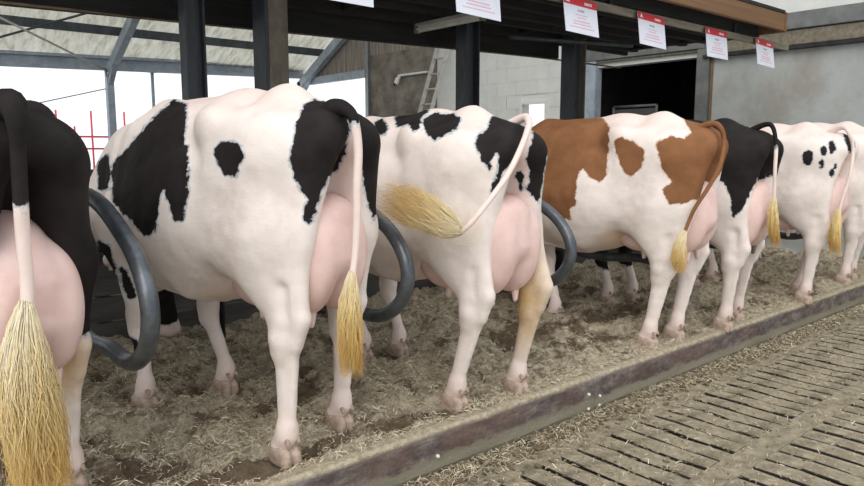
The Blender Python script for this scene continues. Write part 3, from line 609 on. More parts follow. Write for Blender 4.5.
h_column(6.25, 4.9, .185, 2.70, (PD, PR), 'dark and brown steel column beside the wide doorway')

loft = empty('hayloft', (0, 0, 2.5)); tag(loft, 'dark timber hayloft platform overhead with joists and brown fascia', 'hayloft')
def ztilt(x, y): return (-.13 * max(0, (6.2 - x) / 5.3)) * min(1, max(0, (y - 3.6) / 1.7))
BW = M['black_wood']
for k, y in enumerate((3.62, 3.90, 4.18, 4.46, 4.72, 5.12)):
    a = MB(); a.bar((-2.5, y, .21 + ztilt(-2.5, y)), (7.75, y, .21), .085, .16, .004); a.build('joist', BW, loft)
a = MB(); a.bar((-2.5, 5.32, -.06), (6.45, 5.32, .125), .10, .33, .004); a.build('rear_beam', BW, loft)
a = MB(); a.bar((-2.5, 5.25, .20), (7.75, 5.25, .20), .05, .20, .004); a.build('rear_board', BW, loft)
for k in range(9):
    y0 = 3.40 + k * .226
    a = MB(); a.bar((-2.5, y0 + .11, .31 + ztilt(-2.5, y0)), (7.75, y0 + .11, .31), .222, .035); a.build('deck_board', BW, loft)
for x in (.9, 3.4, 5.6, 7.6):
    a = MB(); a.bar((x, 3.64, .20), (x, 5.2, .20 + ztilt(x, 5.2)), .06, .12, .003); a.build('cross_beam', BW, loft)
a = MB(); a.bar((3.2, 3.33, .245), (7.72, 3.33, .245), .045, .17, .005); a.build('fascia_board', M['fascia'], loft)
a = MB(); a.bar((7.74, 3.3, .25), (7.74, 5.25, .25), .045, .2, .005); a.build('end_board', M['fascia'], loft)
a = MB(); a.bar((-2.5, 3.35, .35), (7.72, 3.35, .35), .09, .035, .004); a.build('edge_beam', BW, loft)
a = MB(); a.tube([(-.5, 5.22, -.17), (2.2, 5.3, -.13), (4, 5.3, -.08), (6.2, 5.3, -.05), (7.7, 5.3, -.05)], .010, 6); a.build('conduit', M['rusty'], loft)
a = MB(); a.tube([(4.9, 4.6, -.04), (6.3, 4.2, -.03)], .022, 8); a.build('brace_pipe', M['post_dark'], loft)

rail = empty('sign_rail', (0, 3.5, 2.565)); tag(rail, 'long weathered grey batten overhead carrying the sign cards', 'rail')
a = MB(); a.bar((-1.5, .03, 0), (8.35, .03, 0), .03, .065, .004); a.build('batten', M['batten'], rail)
for x in (-.9, 2.85, 5.0, 7.15):
    a = MB(); a.bar((x, .065, .02), (x, .065, .13), .03, .03); a.build('hanger', M['black_tube'], rail)

# ------------------------------------------------------------------ sign cards
SIGNS = [(2.28, -.02, .02, 'white sign card cut off at the frame top, leftmost of the row'), (3.36, .03, .13, 'white sign card hanging over the lamp, second from the left'),
         (4.47, .06, .10, 'white sign card with red header over the brown and dark column'), (5.46, .05, .12, 'white sign card with red header hanging before the doorway lintel'),
         (6.60, .02, .03, 'white sign card with red header beside the doorway post'), (7.64, .05, .16, 'white sign card with red header nearest the right wall')]
def sign(x, tilt, skew, label):
    o = empty('sign_card', (x + .04, 3.492, 2.565 - (.045 if x < 3 else 0)), 0); tag(o, label, 'sign', 'sign cards hung along the batten')
    o.rotation_euler = (-.10 - tilt, skew * .25, .02)
    w, h = .212, .262
    def slab(n, m, x0, x1, z0, z1, y0, y1, par):
        a = MB(); a.box((x0, y0, z0), (x1, y1, z1)); return a.build(n, m, par)
    slab('card', M['paper'], -w, w, -h, .0, -.003, .001, o)
    hd = slab('header', M['red_card'], -w, w, -.048, .012, -.005, -.003, o)
    # emblem: small white triangle with a notch
    a = MB(); v = [a.bm.verts.new(p) for p in ((-.185, -.0058, -.040), (-.135, -.0058, -.040), (-.160, -.0058, .006), (-.160, -.0058, -.028))]
    a.bm.faces.new((v[0], v[3], v[2])); a.bm.faces.new((v[3], v[1], v[2])); a.build('emblem', M['print_white'], hd)
    R = random.Random(int(x * 100))
    def words(n, m, xc, z, width, hh, par, y=-.0036):
        """illegible print: a row of small separate strokes"""
        a = MB(); xx = xc - width / 2
        while xx < xc + width / 2:
            l = R.uniform(.006, .014)
            a.box((xx, y, z - hh * R.uniform(.75, 1) / 2), (min(xx + l, xc + width / 2), y + .0004, z + hh * R.uniform(.75, 1) / 2)); xx += l + R.uniform(.002, .005)
        a.build(n, m, par)
    words('header_print', M['print_white'], .10, -.020, .10, .024, hd, -.0056)
    cd = o.children[0]
    words('print_line', M['print_grey'], .0, -.085, .085, .020, cd)
    for z, wd, hh in ((-.118, .15, .009), (-.140, .11, .009), (-.168, .21, .011), (-.190, .23, .011), (-.216, .31, .009)):
        words('print_line', M['print_pink'], .0, z, wd, hh, cd)
for sg in SIGNS: sign(*sg)

# fluorescent lamp under the loft
lamp = empty('tube_lamp', (4.16, 4.62, 2.50)); tag(lamp, 'dusty fluorescent tube lamp under the dark hayloft, unlit', 'lamp')
a = MB(); a.box((-.030, -.42, -.025), (.030, .42, .03), .02); a.build('diffuser', M['tube_light'], lamp)
a = MB(); a.box((-.028, -.43, .03), (.028, .43, .055), .005); a.build('lamp_base', M['aluminium'], lamp)
for q in (-1, 1):
    a = MB(); a.box((-.034, q * .42 - .012, -.03), (.034, q * .42 + .012, .035), .006); a.build('end_cap', M['batten'], lamp)

# ------------------------------------------------------------------ end wall on the right (plane x = 9)
X0 = 9.0
def wall(name, lo, hi, m):
    a = MB(); a.box(lo, hi); return struct(a.build(name, m))
wall('wall_right', (X0, -2, 0), (X0 + .2, 4.86, 2.66), M['concrete_wall'])
wall('wall_right_upper', (X0 + .02, -2, 2.66), (X0 + .2, 6.9, 7.5), M['block'])
def trim(name, lo, hi, m, bevel=.006):
    a = MB(); a.box(lo, hi, bevel); return struct(a.build(name, m))
trim('trim_1', (X0 - .10, -2, 2.86), (X0 + .02, 4.70, 3.055), M['grey_steel'])
trim('trim_2', (X0 - .07, -2, 2.675), (X0 + .02, 4.70, 2.85), M['batten'])
trim('trim_shadow_line', (X0 - .09, -2, 2.625), (X0 + .02, 4.86, 2.668), M['black_tube'])  # black strip stands in for the shadow line under the ledge
trim('trim_4', (X0 - .06, 4.86, 2.76), (X0 + .14, 7.06, 2.94), M['grey_steel'])
trim('trim_5', (X0 - .03, 4.90, 2.72), (X0 + .10, 6.62, 2.755), M['batten'])
trim('trim_6', (X0 - .05, 4.78, .12), (X0 + .12, 4.96, 2.76), M['grey_steel'])
trim('trim_7', (X0 - .05, 6.60, .12), (X0 + .12, 6.86, 2.76), M['blue_steel'])
trim('trim_8', (X0 - .02, 4.74, .12), (X0 + .02, 4.775, 2.62), M['rusty'])
# dark room beyond the doorway
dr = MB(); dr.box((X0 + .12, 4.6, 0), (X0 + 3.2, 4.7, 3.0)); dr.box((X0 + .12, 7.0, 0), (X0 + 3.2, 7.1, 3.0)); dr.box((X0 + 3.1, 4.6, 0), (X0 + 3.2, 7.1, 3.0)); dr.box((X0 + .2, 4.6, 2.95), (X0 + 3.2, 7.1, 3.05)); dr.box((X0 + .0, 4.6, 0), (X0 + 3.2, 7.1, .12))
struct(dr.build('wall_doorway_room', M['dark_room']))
hu = empty('sheet_hurdle', (X0 + .5, 6.25, .12)); tag(hu, 'dark grey sheet hurdle standing inside the wide doorway', 'hurdle')
a = MB(); a.box((-.01, -.36, .25), (.01, .36, 1.93), .003); a.build('panel', M['hurdle'], hu)
for q in (-1, 1):
    a = MB(); a.tube([(0, q * .38, 0), (0, q * .38, 1.97)], .022, 8); a.build('upright', M['grey_steel'], hu)
a = MB(); a.tube([(0, -.38, 1.97), (0, .38, 1.97)], .022, 8); a.build('top_tube', M['grey_steel'], hu)
# painted blocks, laid one by one around the small window, in the part seen over the cows
WY0, WY1, WZ0, WZ1 = 7.60, 8.14, 1.72, 2.20
def window_hole_wall(y0, y1, z1, m, nm):
    a = MB()
    a.box((X0 + .04, y0, 0), (X0 + .2, WY0, z1)); a.box((X0 + .04, WY1, 0), (X0 + .2, y1, z1)); a.box((X0 + .04, WY0, 0), (X0 + .2, WY1, WZ0)); a.box((X0 + .04, WY0, WZ1), (X0 + .2, WY1, z1))
    return struct(a.build(nm, m))
bwall = window_hole_wall(6.86, 10.35, 4.2, M['block'], 'wall_block')
zb = 1.42; row = 0
while zb < 3.3:
    y = 6.87 - (.235 if row % 2 else 0)
    while y < 10.34:
        a0, a1 = max(y, 6.87), min(y + .462, 10.34)
        hit = not (a1 <= WY0 or a0 >= WY1 or zb + .225 <= WZ0 or zb >= WZ1)
        if a1 - a0 > .06 and not hit:
            t = MB(); t.box((X0 + .026 + random.uniform(0, .002), a0, zb), (X0 + .042, a1 + .004, zb + .2305), .001); t.build('block', M['block'], bwall)
        elif hit:
            for (c0, c1) in ((a0, min(a1, WY0)), (max(a0, WY1), a1)):
                if c1 - c0 > .06:
                    t = MB(); t.box((X0 + .026, c0, zb), (X0 + .042, c1 - .004, zb + .228), .002); t.build('block', M['block'], bwall)
        y += .47
    zb += .232; row += 1
g = MB(); g.box((X0 - .01, WY0 - .03, WZ0 - .03), (X0 + .06, WY0 + .02, WZ1 + .03)); g.box((X0 - .01, WY1 - .02, WZ0 - .03), (X0 + .06, WY1 + .03, WZ1 + .03)); g.box((X0 - .01, WY0 + .02, WZ1 - .02), (X0 + .06, WY1 - .02, WZ1 + .03)); g.box((X0 - .01, WY0 + .02, WZ0 - .03), (X0 + .06, WY1 - .02, WZ0 + .02))
w1 = struct(g.build('window_1', M['white_plastic']))
gm, nt, pb = new_mat('window_glass'); tr = nd(nt, 'ShaderNodeBsdfTransparent'); gl = nd(nt, 'ShaderNodeBsdfGlossy'); gl.inputs['Roughness'].default_value = .05; mx = nd(nt, 'ShaderNodeMixShader'); mx.inputs[0].default_value = .08
nt.links.new(tr.outputs[0], mx.inputs[1]); nt.links.new(gl.outputs[0], mx.inputs[2]); nt.links.new(mx.outputs[0], nt.nodes['Material Output'].inputs[0]); M['glass'] = gm
a = MB(); a.box((X0 + .022, WY0, WZ0), (X0 + .028, WY1, WZ1)); a.build('pane', M['glass'], w1)
wall('wall_stained', (X0 + .0, 10.35, 0), (X0 + .2, 12.55, 3.42), M['dirty_wall'])
wall('wall_gable_base', (X0, 12.55, 0), (X0 + .2, 15.4, 1.95), M['dirty_wall'])
trim('trim_9', (X0 - .06, 12.50, .12), (X0 + .1, 12.62, 3.9), M['galv'])
trim('trim_10', (X0 - .08, 12.6, 2.98), (X0 + .06, 15.35, 3.14), M['blue_steel'])
def roof_z(y): return 3.30 + .50 * (15.3 - y)
cl = struct(MB().box((X0 + .04, 10.35, 3.42), (X0 + .1, 12.55, 3.5)).build('wall_gable', M['cladding']))
y = 10.2
while y < 15.35:
    z0 = 3.42 if y < 12.5 else 3.14; z1 = max(roof_z(y + .2) - .06, z0 + .03)
    a = MB(); a.box((X0 + .0, y, z0), (X0 + .03, y + .185, z1), .003); a.build('cladding_board', M['cladding'], cl); y += .2

# ------------------------------------------------------------------ far side: eave, roof, open side
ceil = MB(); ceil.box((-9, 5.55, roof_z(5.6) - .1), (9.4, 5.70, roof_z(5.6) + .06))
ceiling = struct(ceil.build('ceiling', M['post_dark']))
x = -8.9
while x < 9.3:
    a = MB()
    for yy0, yy1 in ((15.4, 13.4), (13.5, 11.0), (11.1, 8.4), (8.5, 5.65)):
        ys = [yy0, yy1]; V = []
        for q in range(13):
            xx = x + q * .0775; dz = .009 * math.cos(q * math.pi)
            for yy in ys: V.append(a.bm.verts.new((xx, yy, roof_z(yy) + dz - (.012 if yy == yy0 else .0))))
        for q in range(12): a.bm.faces.new((V[2 * q], V[2 * q + 1], V[2 * q + 3], V[2 * q + 2]))
    a.build('roof_sheet', M['roof'], ceiling); x += .93
for y in (14.35, 13.1, 11.8, 10.5, 9.2):
    a = MB(); a.bar((-9, y, roof_z(y) - .11), (9, y, roof_z(y) - .11), .07, .16, .004); a.build('purlin', M['post_dark'], ceiling)
eave = empty('eave_beam', (0, 15.25, 3.12)); tag(eave, 'blue-grey steel eave beam above the bright open side', 'beam')
for nm, z0, z1, y0 in (('upper_flange', .10, .16, -.05), ('web', -.06, .10, .0), ('lower_flange', -.13, -.06, -.05)):
    a = MB(); a.bar((-9, y0 + .05, (z0 + z1) / 2 - .36), (9, y0 + .05, (z0 + z1) / 2 + .155), .10 if nm != 'web' else .03, z1 - z0); a.build(nm, M['blue_steel'], eave)
FR = ['blue-grey portal frame with sloping rafter left of the columns', 'blue-grey portal frame standing against the gable end wall', 'blue-grey portal frame beyond the left edge']
for x, lab in zip((4.45, 8.85, .05), FR):
    o = empty('portal_frame', (x, 15.2, .1)); tag(o, lab, 'frame', 'steel portal frames of the far side')
    a = MB(); a.bar((0, -.02, 0), (0, -.02, 2.95), .13, .16); a.build('post', M['blue_steel'], o)
    a = MB(); a.bar((0, -.02, 2.86), (0, -7.0, roof_z(8.2) - .42), .13, .20); a.build('rafter', M['blue_steel'], o)
    a = MB(); a.bar((0, -.05, 2.62), (0, -.7, roof_z(14.5) - .45), .10, .08); a.build('haunch', M['blue_steel'], o)
rods = empty('wind_brace', (0, 14, 3)); tag(rods, 'crossed thin brace rods below the far roof at left', 'brace')
a = MB(); a.tube([(2.35, -.2, .62), (4.4, 1.05, -.02)], .020, 6); a.build('rod', M['aluminium'], rods)
a = MB(); a.tube([(2.2, .6, .28), (4.5, -1.1, 1.10)], .020, 6); a.build('rod', M['post_dark'], rods)
dp = empty('slim_post', (5.35, 15.3, .1)); tag(dp, 'slim grey post in the bright opening right of the frame post', 'post')
a = MB(); a.tube([(0, 0, 0), (0, 0, 2.98)], .035, 8); a.build('shaft', M['blue_steel'], dp)
a = MB(); a.box((-.09, -.06, 2.94), (.09, .06, 2.98)); a.build('head_plate', M['blue_steel'], dp)
wr = empty('sagging_wire', (3.5, 15.3, 2.4)); tag(wr, 'thin sagging wire across the bright opening at left', 'wire')
a = MB(); a.tube([(-1.4, 0, -.42), (-.4, 0, -.1), (1.0, 0, .28)], .012, 6); a.build('strand', M['blue_steel'], wr)
wall('wall_back', (-9, 15.3, .1), (9, 15.42, .95), M['feed_wall'])
# red yard gate outside
rg = empty('yard_gate', (4.42, 17.2, .1)); tag(rg, 'red tubular gate outside beyond the bright open side', 'gate')
for k in range(6):
    a = MB(); a.tube([(-.9 + k * .36, 0, .0), (-.9 + k * .36, 0, 2.2 if k % 2 else 1.85)], .022, 8); a.build('bar', M['red_paint'], rg)
for zz in (.3, 1.35, 1.62):
    a = MB(); a.tube([(-.95, 0, zz), (.95, 0, zz)], .022, 8); a.build('rail', M['red_paint'], rg)

# ------------------------------------------------------------------ ladder and camera on the end wall
ld = empty('ladder', (8.70, 10.05, .12)); tag(ld, 'tall aluminium ladder leaning against the end wall', 'ladder')
ya, yb = .22, -.02
for q in (-1, 1):
    a = MB(); a.bar((-.75, ya + q * .17, 0), (.22, yb + q * .16, 3.28), .032, .075, .004); a.build('side_rail', M['aluminium'], ld)
for k in range(11):
    t = (k + .6) / 11.6; y = ya + (yb - ya) * t; xx = -.75 + .97 * t
    a = MB(); a.tube([(xx, y - .165, 3.28 * t), (xx, y + .165, 3.28 * t)], .016, 8); a.build('rung', M['aluminium'], ld)
cm = empty('security_camera', (8.97, 10.9, 2.93)); tag(cm, 'small white security camera on a bracket on the stained wall', 'camera')
a = MB(); a.box((-.05, -.02, -.03), (.03, .90, .01), .006); a.build('bracket', M['white_plastic'], cm); cm.location.y = 10.55
a = MB(); a.tube([(-.10, .86, -.20), (-.10, .86, -.16), (-.09, .84, -.08), (-.04, .82, -.04)], [.04, .055, .045, .02], 12); a.build('dome', M['white_plastic'], cm)
a = MB(); a.tube([(-.135, .86, -.19), (-.165, .88, -.20)], [.03, .026], 10); a.build('lens', M['lens'], cm)
# ------------------------------------------------------------------ cows
# cow space: origin on the bedding between the hind feet, +y towards the head, +x the cow's right
FEET = dict(rl=(-.17, .0), rr=(.17, .06), fl=(-.15, .98), fr=(.15, .95))
def body_mesh(P, h):
    f = Field((-.50, -.42, -.02), (.50, 2.25, 1.60), h)
    w = P.get('wide', 1.0)
    # barrel, chest and top line
    f.ell((0, .70, 1.02), (.325 * w, .66, .40), .05)
    f.ell((0, .64, .90), (.355 * w, .50, .345), .10)
    f.ell((0, 1.14, .93), (.25, .36, .37), .12)
    f.cone((0, -.14, 1.35), (0, .12, 1.412), .05, .06, .10)
    f.cone((0, .12, 1.412), (0, .42, 1.405), .06, .06, .10)
    f.cone((0, .42, 1.405), (0, .95, 1.375), .06, .07, .10)
    f.cone((0, .95, 1.375), (0, 1.30, 1.22), .07, .09, .10)
    for s in (-1, 1): f.cone((s * .115, .42, 1.335), (s * .12, .95, 1.28), .092, .10, .08)
    f.cone((0, 1.18, 1.15), (0, 1.30, .78), .15, .13, .10)
    for s in (-1, 1):
        hl = P.get('rl' if s < 0 else 'rr', FEET['rl' if s < 0 else 'rr'])
        fl = P.get('fl' if s < 0 else 'fr', FEET['fl' if s < 0 else 'fr'])
        # rump: hook bone, pin bone, thurl
        kx, kz = P.get('hook', (.195, 1.335))
        f.cone((s * .05, .34, 1.375), (s * kx, .33, kz), .065, .060, .10)
        f.cone((s * kx, .31, kz - .025), (s * .10, -.185, 1.285), .075, .052, .09)
        f.cone((s * .05, .15, 1.33), (s * .06, -.15, 1.30), .09, .06, .08)
        f.ell((s * .13, .10, 1.18), (.135, .27, .20), .08)
        # thigh
        f.cone((s * .165, .12, 1.16), (s * .205, .10, .93), .165, .135, .07, (.66, 1, 1))
        f.cone((s * .115, -.17, 1.24), (s * .168, -.085, .90), .062, .078, .07, (.9, 1, 1))
        f.cone((s * .195, .28, 1.12), (s * .218, .27, .86), .115, .095, .07, (.75, 1, 1))
        hx, hy = hl
        hock = np.array([s * .175 + (hx - s * .17) * .55, P.get('hock_y', -.055) + hy * .8, .515])
        f.cone((s * .208, .18, .88), hock + (0, .015, .09), .150, .076, .06, (.62, 1, 1))
        f.cone((s * .20, .03, .92), hock + (0, -.02, .12), .12, .05, .06, (.60, 1, 1))
        f.cone((s * .175, -.075, .90), hock + (0, -.085, .085), .080, .024, .05, (.75, 1, 1))
        f.cone(hock + (s * .06, -.045, .10), hock + (s * .055, -.04, .20), .012, .018, .03, sub=True)
        f.cone(hock + (0, .012, .06), hock + (0, .018, -.05), .066, .058, .025, (.88, 1, 1))
        f.ell(hock + (s * .012, .01, .0), (.056, .05, .055), .02)
        f.cone(hock + (0, -.092, .085), hock + (0, -.05, -.03), .032, .028, .022)
        fet = np.array([hx, hy - .015, .135])
        f.cone(hock + (0, .012, -.04), fet + (0, 0.004, .03), .044, .034, .025, (.88, 1, 1))
        f.cone(hock + (0, -.042, -.03), fet + (0, -.026, .03), .021, .018, .012)
        f.cone(fet + (0, 0, .012), fet + (0, 0, -.012), .045, .045, .02)
        f.cone(fet + (0, .01, -.02), (hx, hy + .03, .055), .040, .045, .025)
        # flank fold from stifle to belly, hollow in front of the hook bone
        f.cone((s * .215, .36, .86), (s * .19, .56, .66), .042, .05, .09)
        f.ell((s * .185, .06, 1.24), (.07, .20, .10), .08)
        # ribs just showing
        for k in range(5):
            y = .66 + .10 * k
            f.cone((s * .20, y + .02, 1.26), (s * .345 * w, y - .06, .95), .008, .006, .05)
        # shoulder and fore leg
        f.cone((s * .13, 1.12, 1.22), (s * .215, 1.27, .93), .11, .115, .08, (.7, 1, 1))
        f.cone((s * .215, 1.27, .93), (s * .205, 1.10, .80), .115, .095, .07, (.75, 1, 1))
        fx, fy = fl
        knee = np.array([s * .155 + (fx - s * .15) * .5, .02 + fy * .55 + 1.06 * .45, .415])
        f.cone((s * .19, 1.10, .80), knee + (0, 0, .03), .098, .051, .06, (.82, 1, 1))
        f.cone(knee + (0, .008, .03), knee + (0, .008, -.04), .054, .048, .03)
        ff = np.array([fx, fy - .01, .125])
        f.cone(knee + (0, 0, -.03), ff + (0, 0, .03), .038, .032, .025)
        f.cone(knee + (0, -.03, -.04), ff + (0, -.024, .03), .018, .016, .012)
        f.cone(ff + (0, 0, .01), ff + (0, 0, -.01), .043, .043, .025)
        f.cone(ff + (0, .008, -.02), (fx, fy + .028, .055), .039, .045, .025)
    # milk vein, navel fold
    f.cone((-.12, .55, .585), (-.13, .95, .60), .02, .015, .03)
    f.cone((0, .60, .575), (0, .78, .57), .025, .03, .05)
    # neck and lowered head
    n0, n1, n2 = np.array(P.get('poll', (0, 1.93, .80))), None, None
    f.cone((0, 1.28, 1.06), n0 + (0, -.06, .0), .20, .125, .12, (.62, 1, 1))
    f.cone((0, 1.26, .86), n0 + (0, -.10, -.16), .15, .09, .10, (.62, 1, 1))
    mz = np.array(P.get('muzzle', (0, 2.06, .32)))
    v = mz - n0
    f.cone(n0, n0 + v * .42, .105, .092, .05, (.95, 1, 1))
    f.cone(n0 + v * .42, mz, .088, .066, .05, (.85, 1, 1))
    f.cone(n0 + v * .25 + (0, -.07, -.02), n0 + v * .75 + (0, -.03, 0), .065, .045, .05, (.8, 1, 1))
    f.cone(mz + (-.03, .01, 0), mz + (.03, .01, 0), .052, .052, .03)
    for s in (-1, 1):
        f.ell(mz + (s * .03, .055, .01), (.014, .016, .012), .012, sub=True)
        f.cone(n0 + v * .22 + (s * .075, .035, 0), n0 + v * .30 + (s * .08, .03, 0), .028, .024, .03)
        f.cone(n0 + (s * .09, -.01, .03), n0 + (s * .24, -.05, .01), .026, .045, .02, (1, .45, 1))
    return f.mesh()

def udder_mesh(P, h):
    k = P.get('udder', 1.0); dz = P.get('udder_drop', 0.0); dy = P.get('udder_back', 0.0); ux = P.get('udder_wide', 1.0)
    f = Field((-.34, -.44, .30), (.34, .66, 1.2), h)
    f.ell((0, .10 + dy, .90), (.155 * ux, .30, .20), .05)
    f.cone((0, -.14 + dy, P.get('udder_top', .97)), (0, -.12 + dy, .84), .09, .12, .06)
    teats = []
    for s in (-1, 1):
        f.ell((s * .082 * ux, -.075 + dy, .82 + dz), (.103 * ux * k, .155 * k, .235 * k), .022, rot=.10)
        f.ell((s * .090 * ux, .20 + dy, .77 + dz), (.108 * ux * k, .21 * k, .185 * k), .026, rot=-.12)
        teats += [(s * .085 * ux, -.10 + dy, .82 + dz - .225 * k), (s * .105 * ux, .17 + dy, .77 + dz - .175 * k)]
    V, F = f.mesh()
    return V, F, teats

def poly_sd(P2, poly):
    """signed distance to a polygon, positive inside"""
    x, y = P2[:, 0], P2[:, 1]; n = len(poly); dmin = np.full(len(x), 1e9); ins = np.zeros(len(x), bool)
    for i in range(n):
        a = poly[i]; b_ = poly[(i + 1) % n]; e = b_ - a
        t = np.clip(((x - a[0]) * e[0] + (y - a[1]) * e[1]) / max(e @ e, 1e-12), 0, 1)
        dmin = np.minimum(dmin, (x - a[0] - t * e[0]) ** 2 + (y - a[1] - t * e[1]) ** 2)
        c = (a[1] > y) != (b_[1] > y)
        with np.errstate(divide='ignore', invalid='ignore'):
            ins ^= c & (x < (b_[0] - a[0]) * (y - a[1]) / (b_[1] - a[1]) + a[0])
    d = np.sqrt(dmin); return np.where(ins, d, -d)
def patch_sd(V, N, patches):
    """patches: ('poly', facing, depth, [(x,y,z)...]) laid on the hide around its own mean plane, or ('ball', centre, radii)"""
    out = np.full(len(V), -.3)
    for p in patches:
        if p[0] == 'ball':
            c = np.array(p[1]); r = np.array(p[2]); q = (V - c) / r
            d = (1 - np.sqrt((q ** 2).sum(1))) * r.min()
        else:
            _, face, depth, pts = p
            pts = np.array(pts, float); nrm = np.array(face, float); nrm /= np.linalg.norm(nrm)
            u = np.cross((0, 0, 1), nrm); u /= np.linalg.norm(u); w = np.cross(nrm, u)
            c = pts.mean(0)
            P2 = np.stack([(V - c) @ u, (V - c) @ w], 1); poly = np.stack([(pts - c) @ u, (pts - c) @ w], 1)
            d = poly_sd(P2, poly)
            d = np.minimum(d, depth - np.abs((V - c) @ nrm))
            d = np.minimum(d, (N @ nrm + .15) * .25)
        out = np.maximum(out, d)
    return out
def blob(V, blobs):
    o = np.zeros(len(V))
    for c, r, a in blobs:
        q = (V - np.array(c)) / np.array(r); o = np.maximum(o, a * np.clip(1.3 - np.sqrt((q ** 2).sum(1)), 0, 1))
    return o
def set_attr(me, name, a):
    at = me.attributes.new(name, 'FLOAT', 'POINT'); at.data.foreach_set('value', np.asarray(a, np.float32))

def hoof_mesh():
    f = Field((-.08, -.11, -.02), (.08, .13, .16), .006)
    for s in (-1, 1):
        f.cone((s * .0245, .02, .048), (s * .023, .088, .014), .040, .014, .008, (.62, 1, 1))
        f.cone((s * .0245, -.035, .012), (s * .0245, .04, .012), .030, .028, .008, (.78, 1, 1))
        f.cone((s * .024, -.03, .045), (s * .024, .03, .065), .034, .036, .012, (.72, 1, 1))
        f.cone((s * .024, -.050, .120), (s * .027, -.060, .106), .012, .009, .012)
    f.d = np.maximum(f.d, -(f.ax[2][None, None, :] + 0 * f.d))
    V, F = f.mesh(); return mesh_np('hoof', V, F, M['hoof'], True)
HOOF = hoof_mesh()
def teat_mesh():
    f = Field((-.04, -.04, -.09), (.04, .04, .06), .007)
    f.cone((0, 0, .03), (0, 0, -.045), .024, .013, .01)
    V, F = f.mesh(); return mesh_np('teat', V, F, M['udder'], True), mesh_np('teat', V, F, M['udder_dark'], True)
TEAT, TEAT_DARK = teat_mesh()

def strand_mesh(root, path, count, spread0, spread1, wave, seed, rad=.0022, fan=1.0, gold=.0):
    """tail switch: many tapered strands following a guide path (local points)"""
    R = np.random.default_rng(seed); G = smooth_path(path, 6); n = len(G)
    seg = 9; V = []; F = []; T = []
    gl = np.linspace(0, n - 1, seg)
    gi = np.stack([np.interp(gl, np.arange(n), G[:, k]) for k in range(3)], 1)
    tan = np.gradient(gi, axis=0); tan /= np.linalg.norm(tan, axis=1, keepdims=True)
    ref = np.array([1., 0, 0]) if abs(tan[0, 0]) < .8 else np.array([0, 0, 1.])
    for c in range(count):
        start = R.uniform(0, .55) ** 1.5; end = R.uniform(.55, 1.0) if R.random() < .5 else R.uniform(.82, 1.06)
        a = R.uniform(0, 2 * math.pi); q = math.sqrt(R.random()); ph = R.uniform(0, 6.28); fr = R.uniform(1.5, 4); wv = wave * R.uniform(.3, 1.2)
        t = start + (end - start) * np.linspace(0, 1, seg)
        s = np.clip(t, 0, 1)
        p = np.stack([np.interp(s, np.linspace(0, 1, seg), gi[:, k]) for k in range(3)], 1) + np.maximum(t - 1, 0)[:, None] * (G[-1] - G[-2]) * n * .8
        tn = np.stack([np.interp(s, np.linspace(0, 1, seg), tan[:, k]) for k in range(3)], 1)
        u = np.cross(tn, ref); u /= np.linalg.norm(u, axis=1, keepdims=True); v = np.cross(tn, u)
        prof = spread0 + (spread1 - spread0) * np.sin(np.clip(s * 1.15, 0, 1) * math.pi * .62) ** .8 * fan
        off = q * prof
        p = p + u * (off * math.cos(a) + wv * s * np.sin(fr * s * 6.28 + ph))[:, None] + v * (off * math.sin(a) + wv * s * np.cos(fr * s * 6.28 + ph * 1.7))[:, None]
        rr = rad * (1 - .75 * np.linspace(0, 1, seg)) * R.uniform(.7, 1.5)
        b0 = len(V)
        for i in range(seg):
            for k in range(3):
                an = k * 2.094
                V.append(p[i] + (u[i] * math.cos(an) + v[i] * math.sin(an)) * rr[i])
        for i in range(seg - 1):
            for k in range(3):
                F.append((b0 + i * 3 + k, b0 + i * 3 + (k + 1) % 3, b0 + i * 3 + 3 + (k + 1) % 3, b0 + i * 3 + 3 + k))
        tone = R.normal(0, .13)
        T += list(np.repeat(np.clip(.05 + gold + .80 * s ** 1.2 + tone, 0, 1), 3))
    me = mesh_np('tail_switch', np.array(V), F, M['hair'], True); set_attr(me, 'tint', T); return me

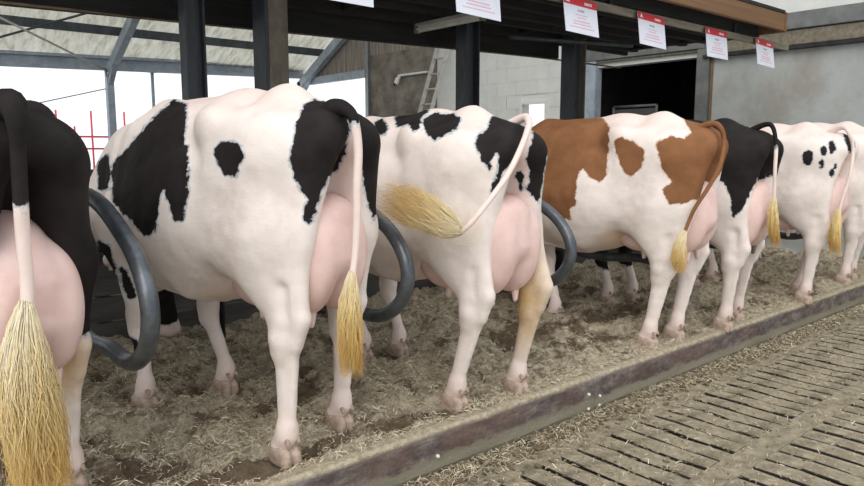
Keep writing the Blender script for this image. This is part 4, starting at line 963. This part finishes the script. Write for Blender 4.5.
def make_cow(P):
    root = empty('cow', (*P['at'], B - .012), P['yaw'])
    root.scale = [P.get('size', 1.0)] * 3
    tag(root, P['label'], 'cow', 'dairy cows standing in a row')
    red = P.get('red', False); coat = M['coat_red'] if red else M['coat_black']
    V, F = body_mesh(P, P['h'])
    me = mesh_np('body', V, F, coat, True)
    N = np.zeros(len(V) * 3, np.float32); me.vertices.foreach_get('normal', N); N = N.reshape(-1, 3)
    set_attr(me, 'patch', patch_sd(V, N, P['patches']))
    pink = blob(V, [((0, .30, .70), (.22, .30, .22), .9), ((0, .62, .56), (.22, .45, .10), .55), ((0, -.20, 1.08), (.09, .12, .30), .8), ((0, .45, 1.44), (.28, .65, .09), .55)] + [((x, y, .06), (.12, .14, .17), .5) for x, y in (P.get(k, FEET[k]) for k in FEET)] + P.get('pinks', []))
    set_attr(me, 'pink', pink)
    set_attr(me, 'stain', blob(V, P.get('stains', [])))
    body = link('body', me, root)
    hv = P['h'] * .62
    uV, uF, teats = udder_mesh(P, max(hv, .010))
    ud = link('udder', mesh_np('udder', uV, uF, M['udder'], True), root)
    for t in teats:
        link('teat', TEAT_DARK if P.get('dark_teats') else TEAT, ud, t, (random.uniform(-.15, .15), random.uniform(-.15, .15), 0))
    for k in ('rl', 'rr', 'fl', 'fr'):
        x, y = P.get(k, FEET[k]); link('hoof', HOOF, root, (x, y, -.002), (0, 0, random.uniform(-.15, .15))).scale = (.94, .96, .94)
    # tail: skin tube and switch
    t0 = P['tail'][0]; tp = smooth_path([(t0[0] * .5, t0[1] + .13, t0[2] - .10), (t0[0], t0[1], t0[2] - .045), (P['tail'][1][0], P['tail'][1][1], P['tail'][1][2] - .022)] + P['tail'][2:], 8); n = len(tp)
    rr = np.interp(np.linspace(0, 1, n), [0, .12, .4, 1], P.get('tail_r', [.026, .020, .014, .011]))
    mb = MB(); mb.tube(tp, rr, 12); tl = mb.build('tail', coat, root)
    z = np.array([v.co[:] for v in tl.data.vertices])
    seg = np.argmin(((z[:, None, :] - tp[None]) ** 2).sum(2), 1) / (n - 1)
    set_attr(tl.data, 'patch', (P.get('tail_dark', 0) - seg) * .35)
    set_attr(tl.data, 'pink', np.full(len(z), .45)); set_attr(tl.data, 'stain', np.zeros(len(z)))
    link('tail_switch', strand_mesh(tp[-1], P['switch'], *P['hair']), tl)
    n0 = np.array(P.get('poll', (0, 1.93, .80))); v = np.array(P.get('muzzle', (0, 2.06, .32))) - n0
    for s in (-1, 1):
        f = MB(); bmesh.ops.create_uvsphere(f.bm, u_segments=10, v_segments=8, radius=.022)
        f.build('eye', M['eye'], root, n0 + v * .27 + np.array((s * .098, .035, 0)))
    return root

exec_cows = []
def side_patches(col):
    return []
for P in COWS: make_cow(P)
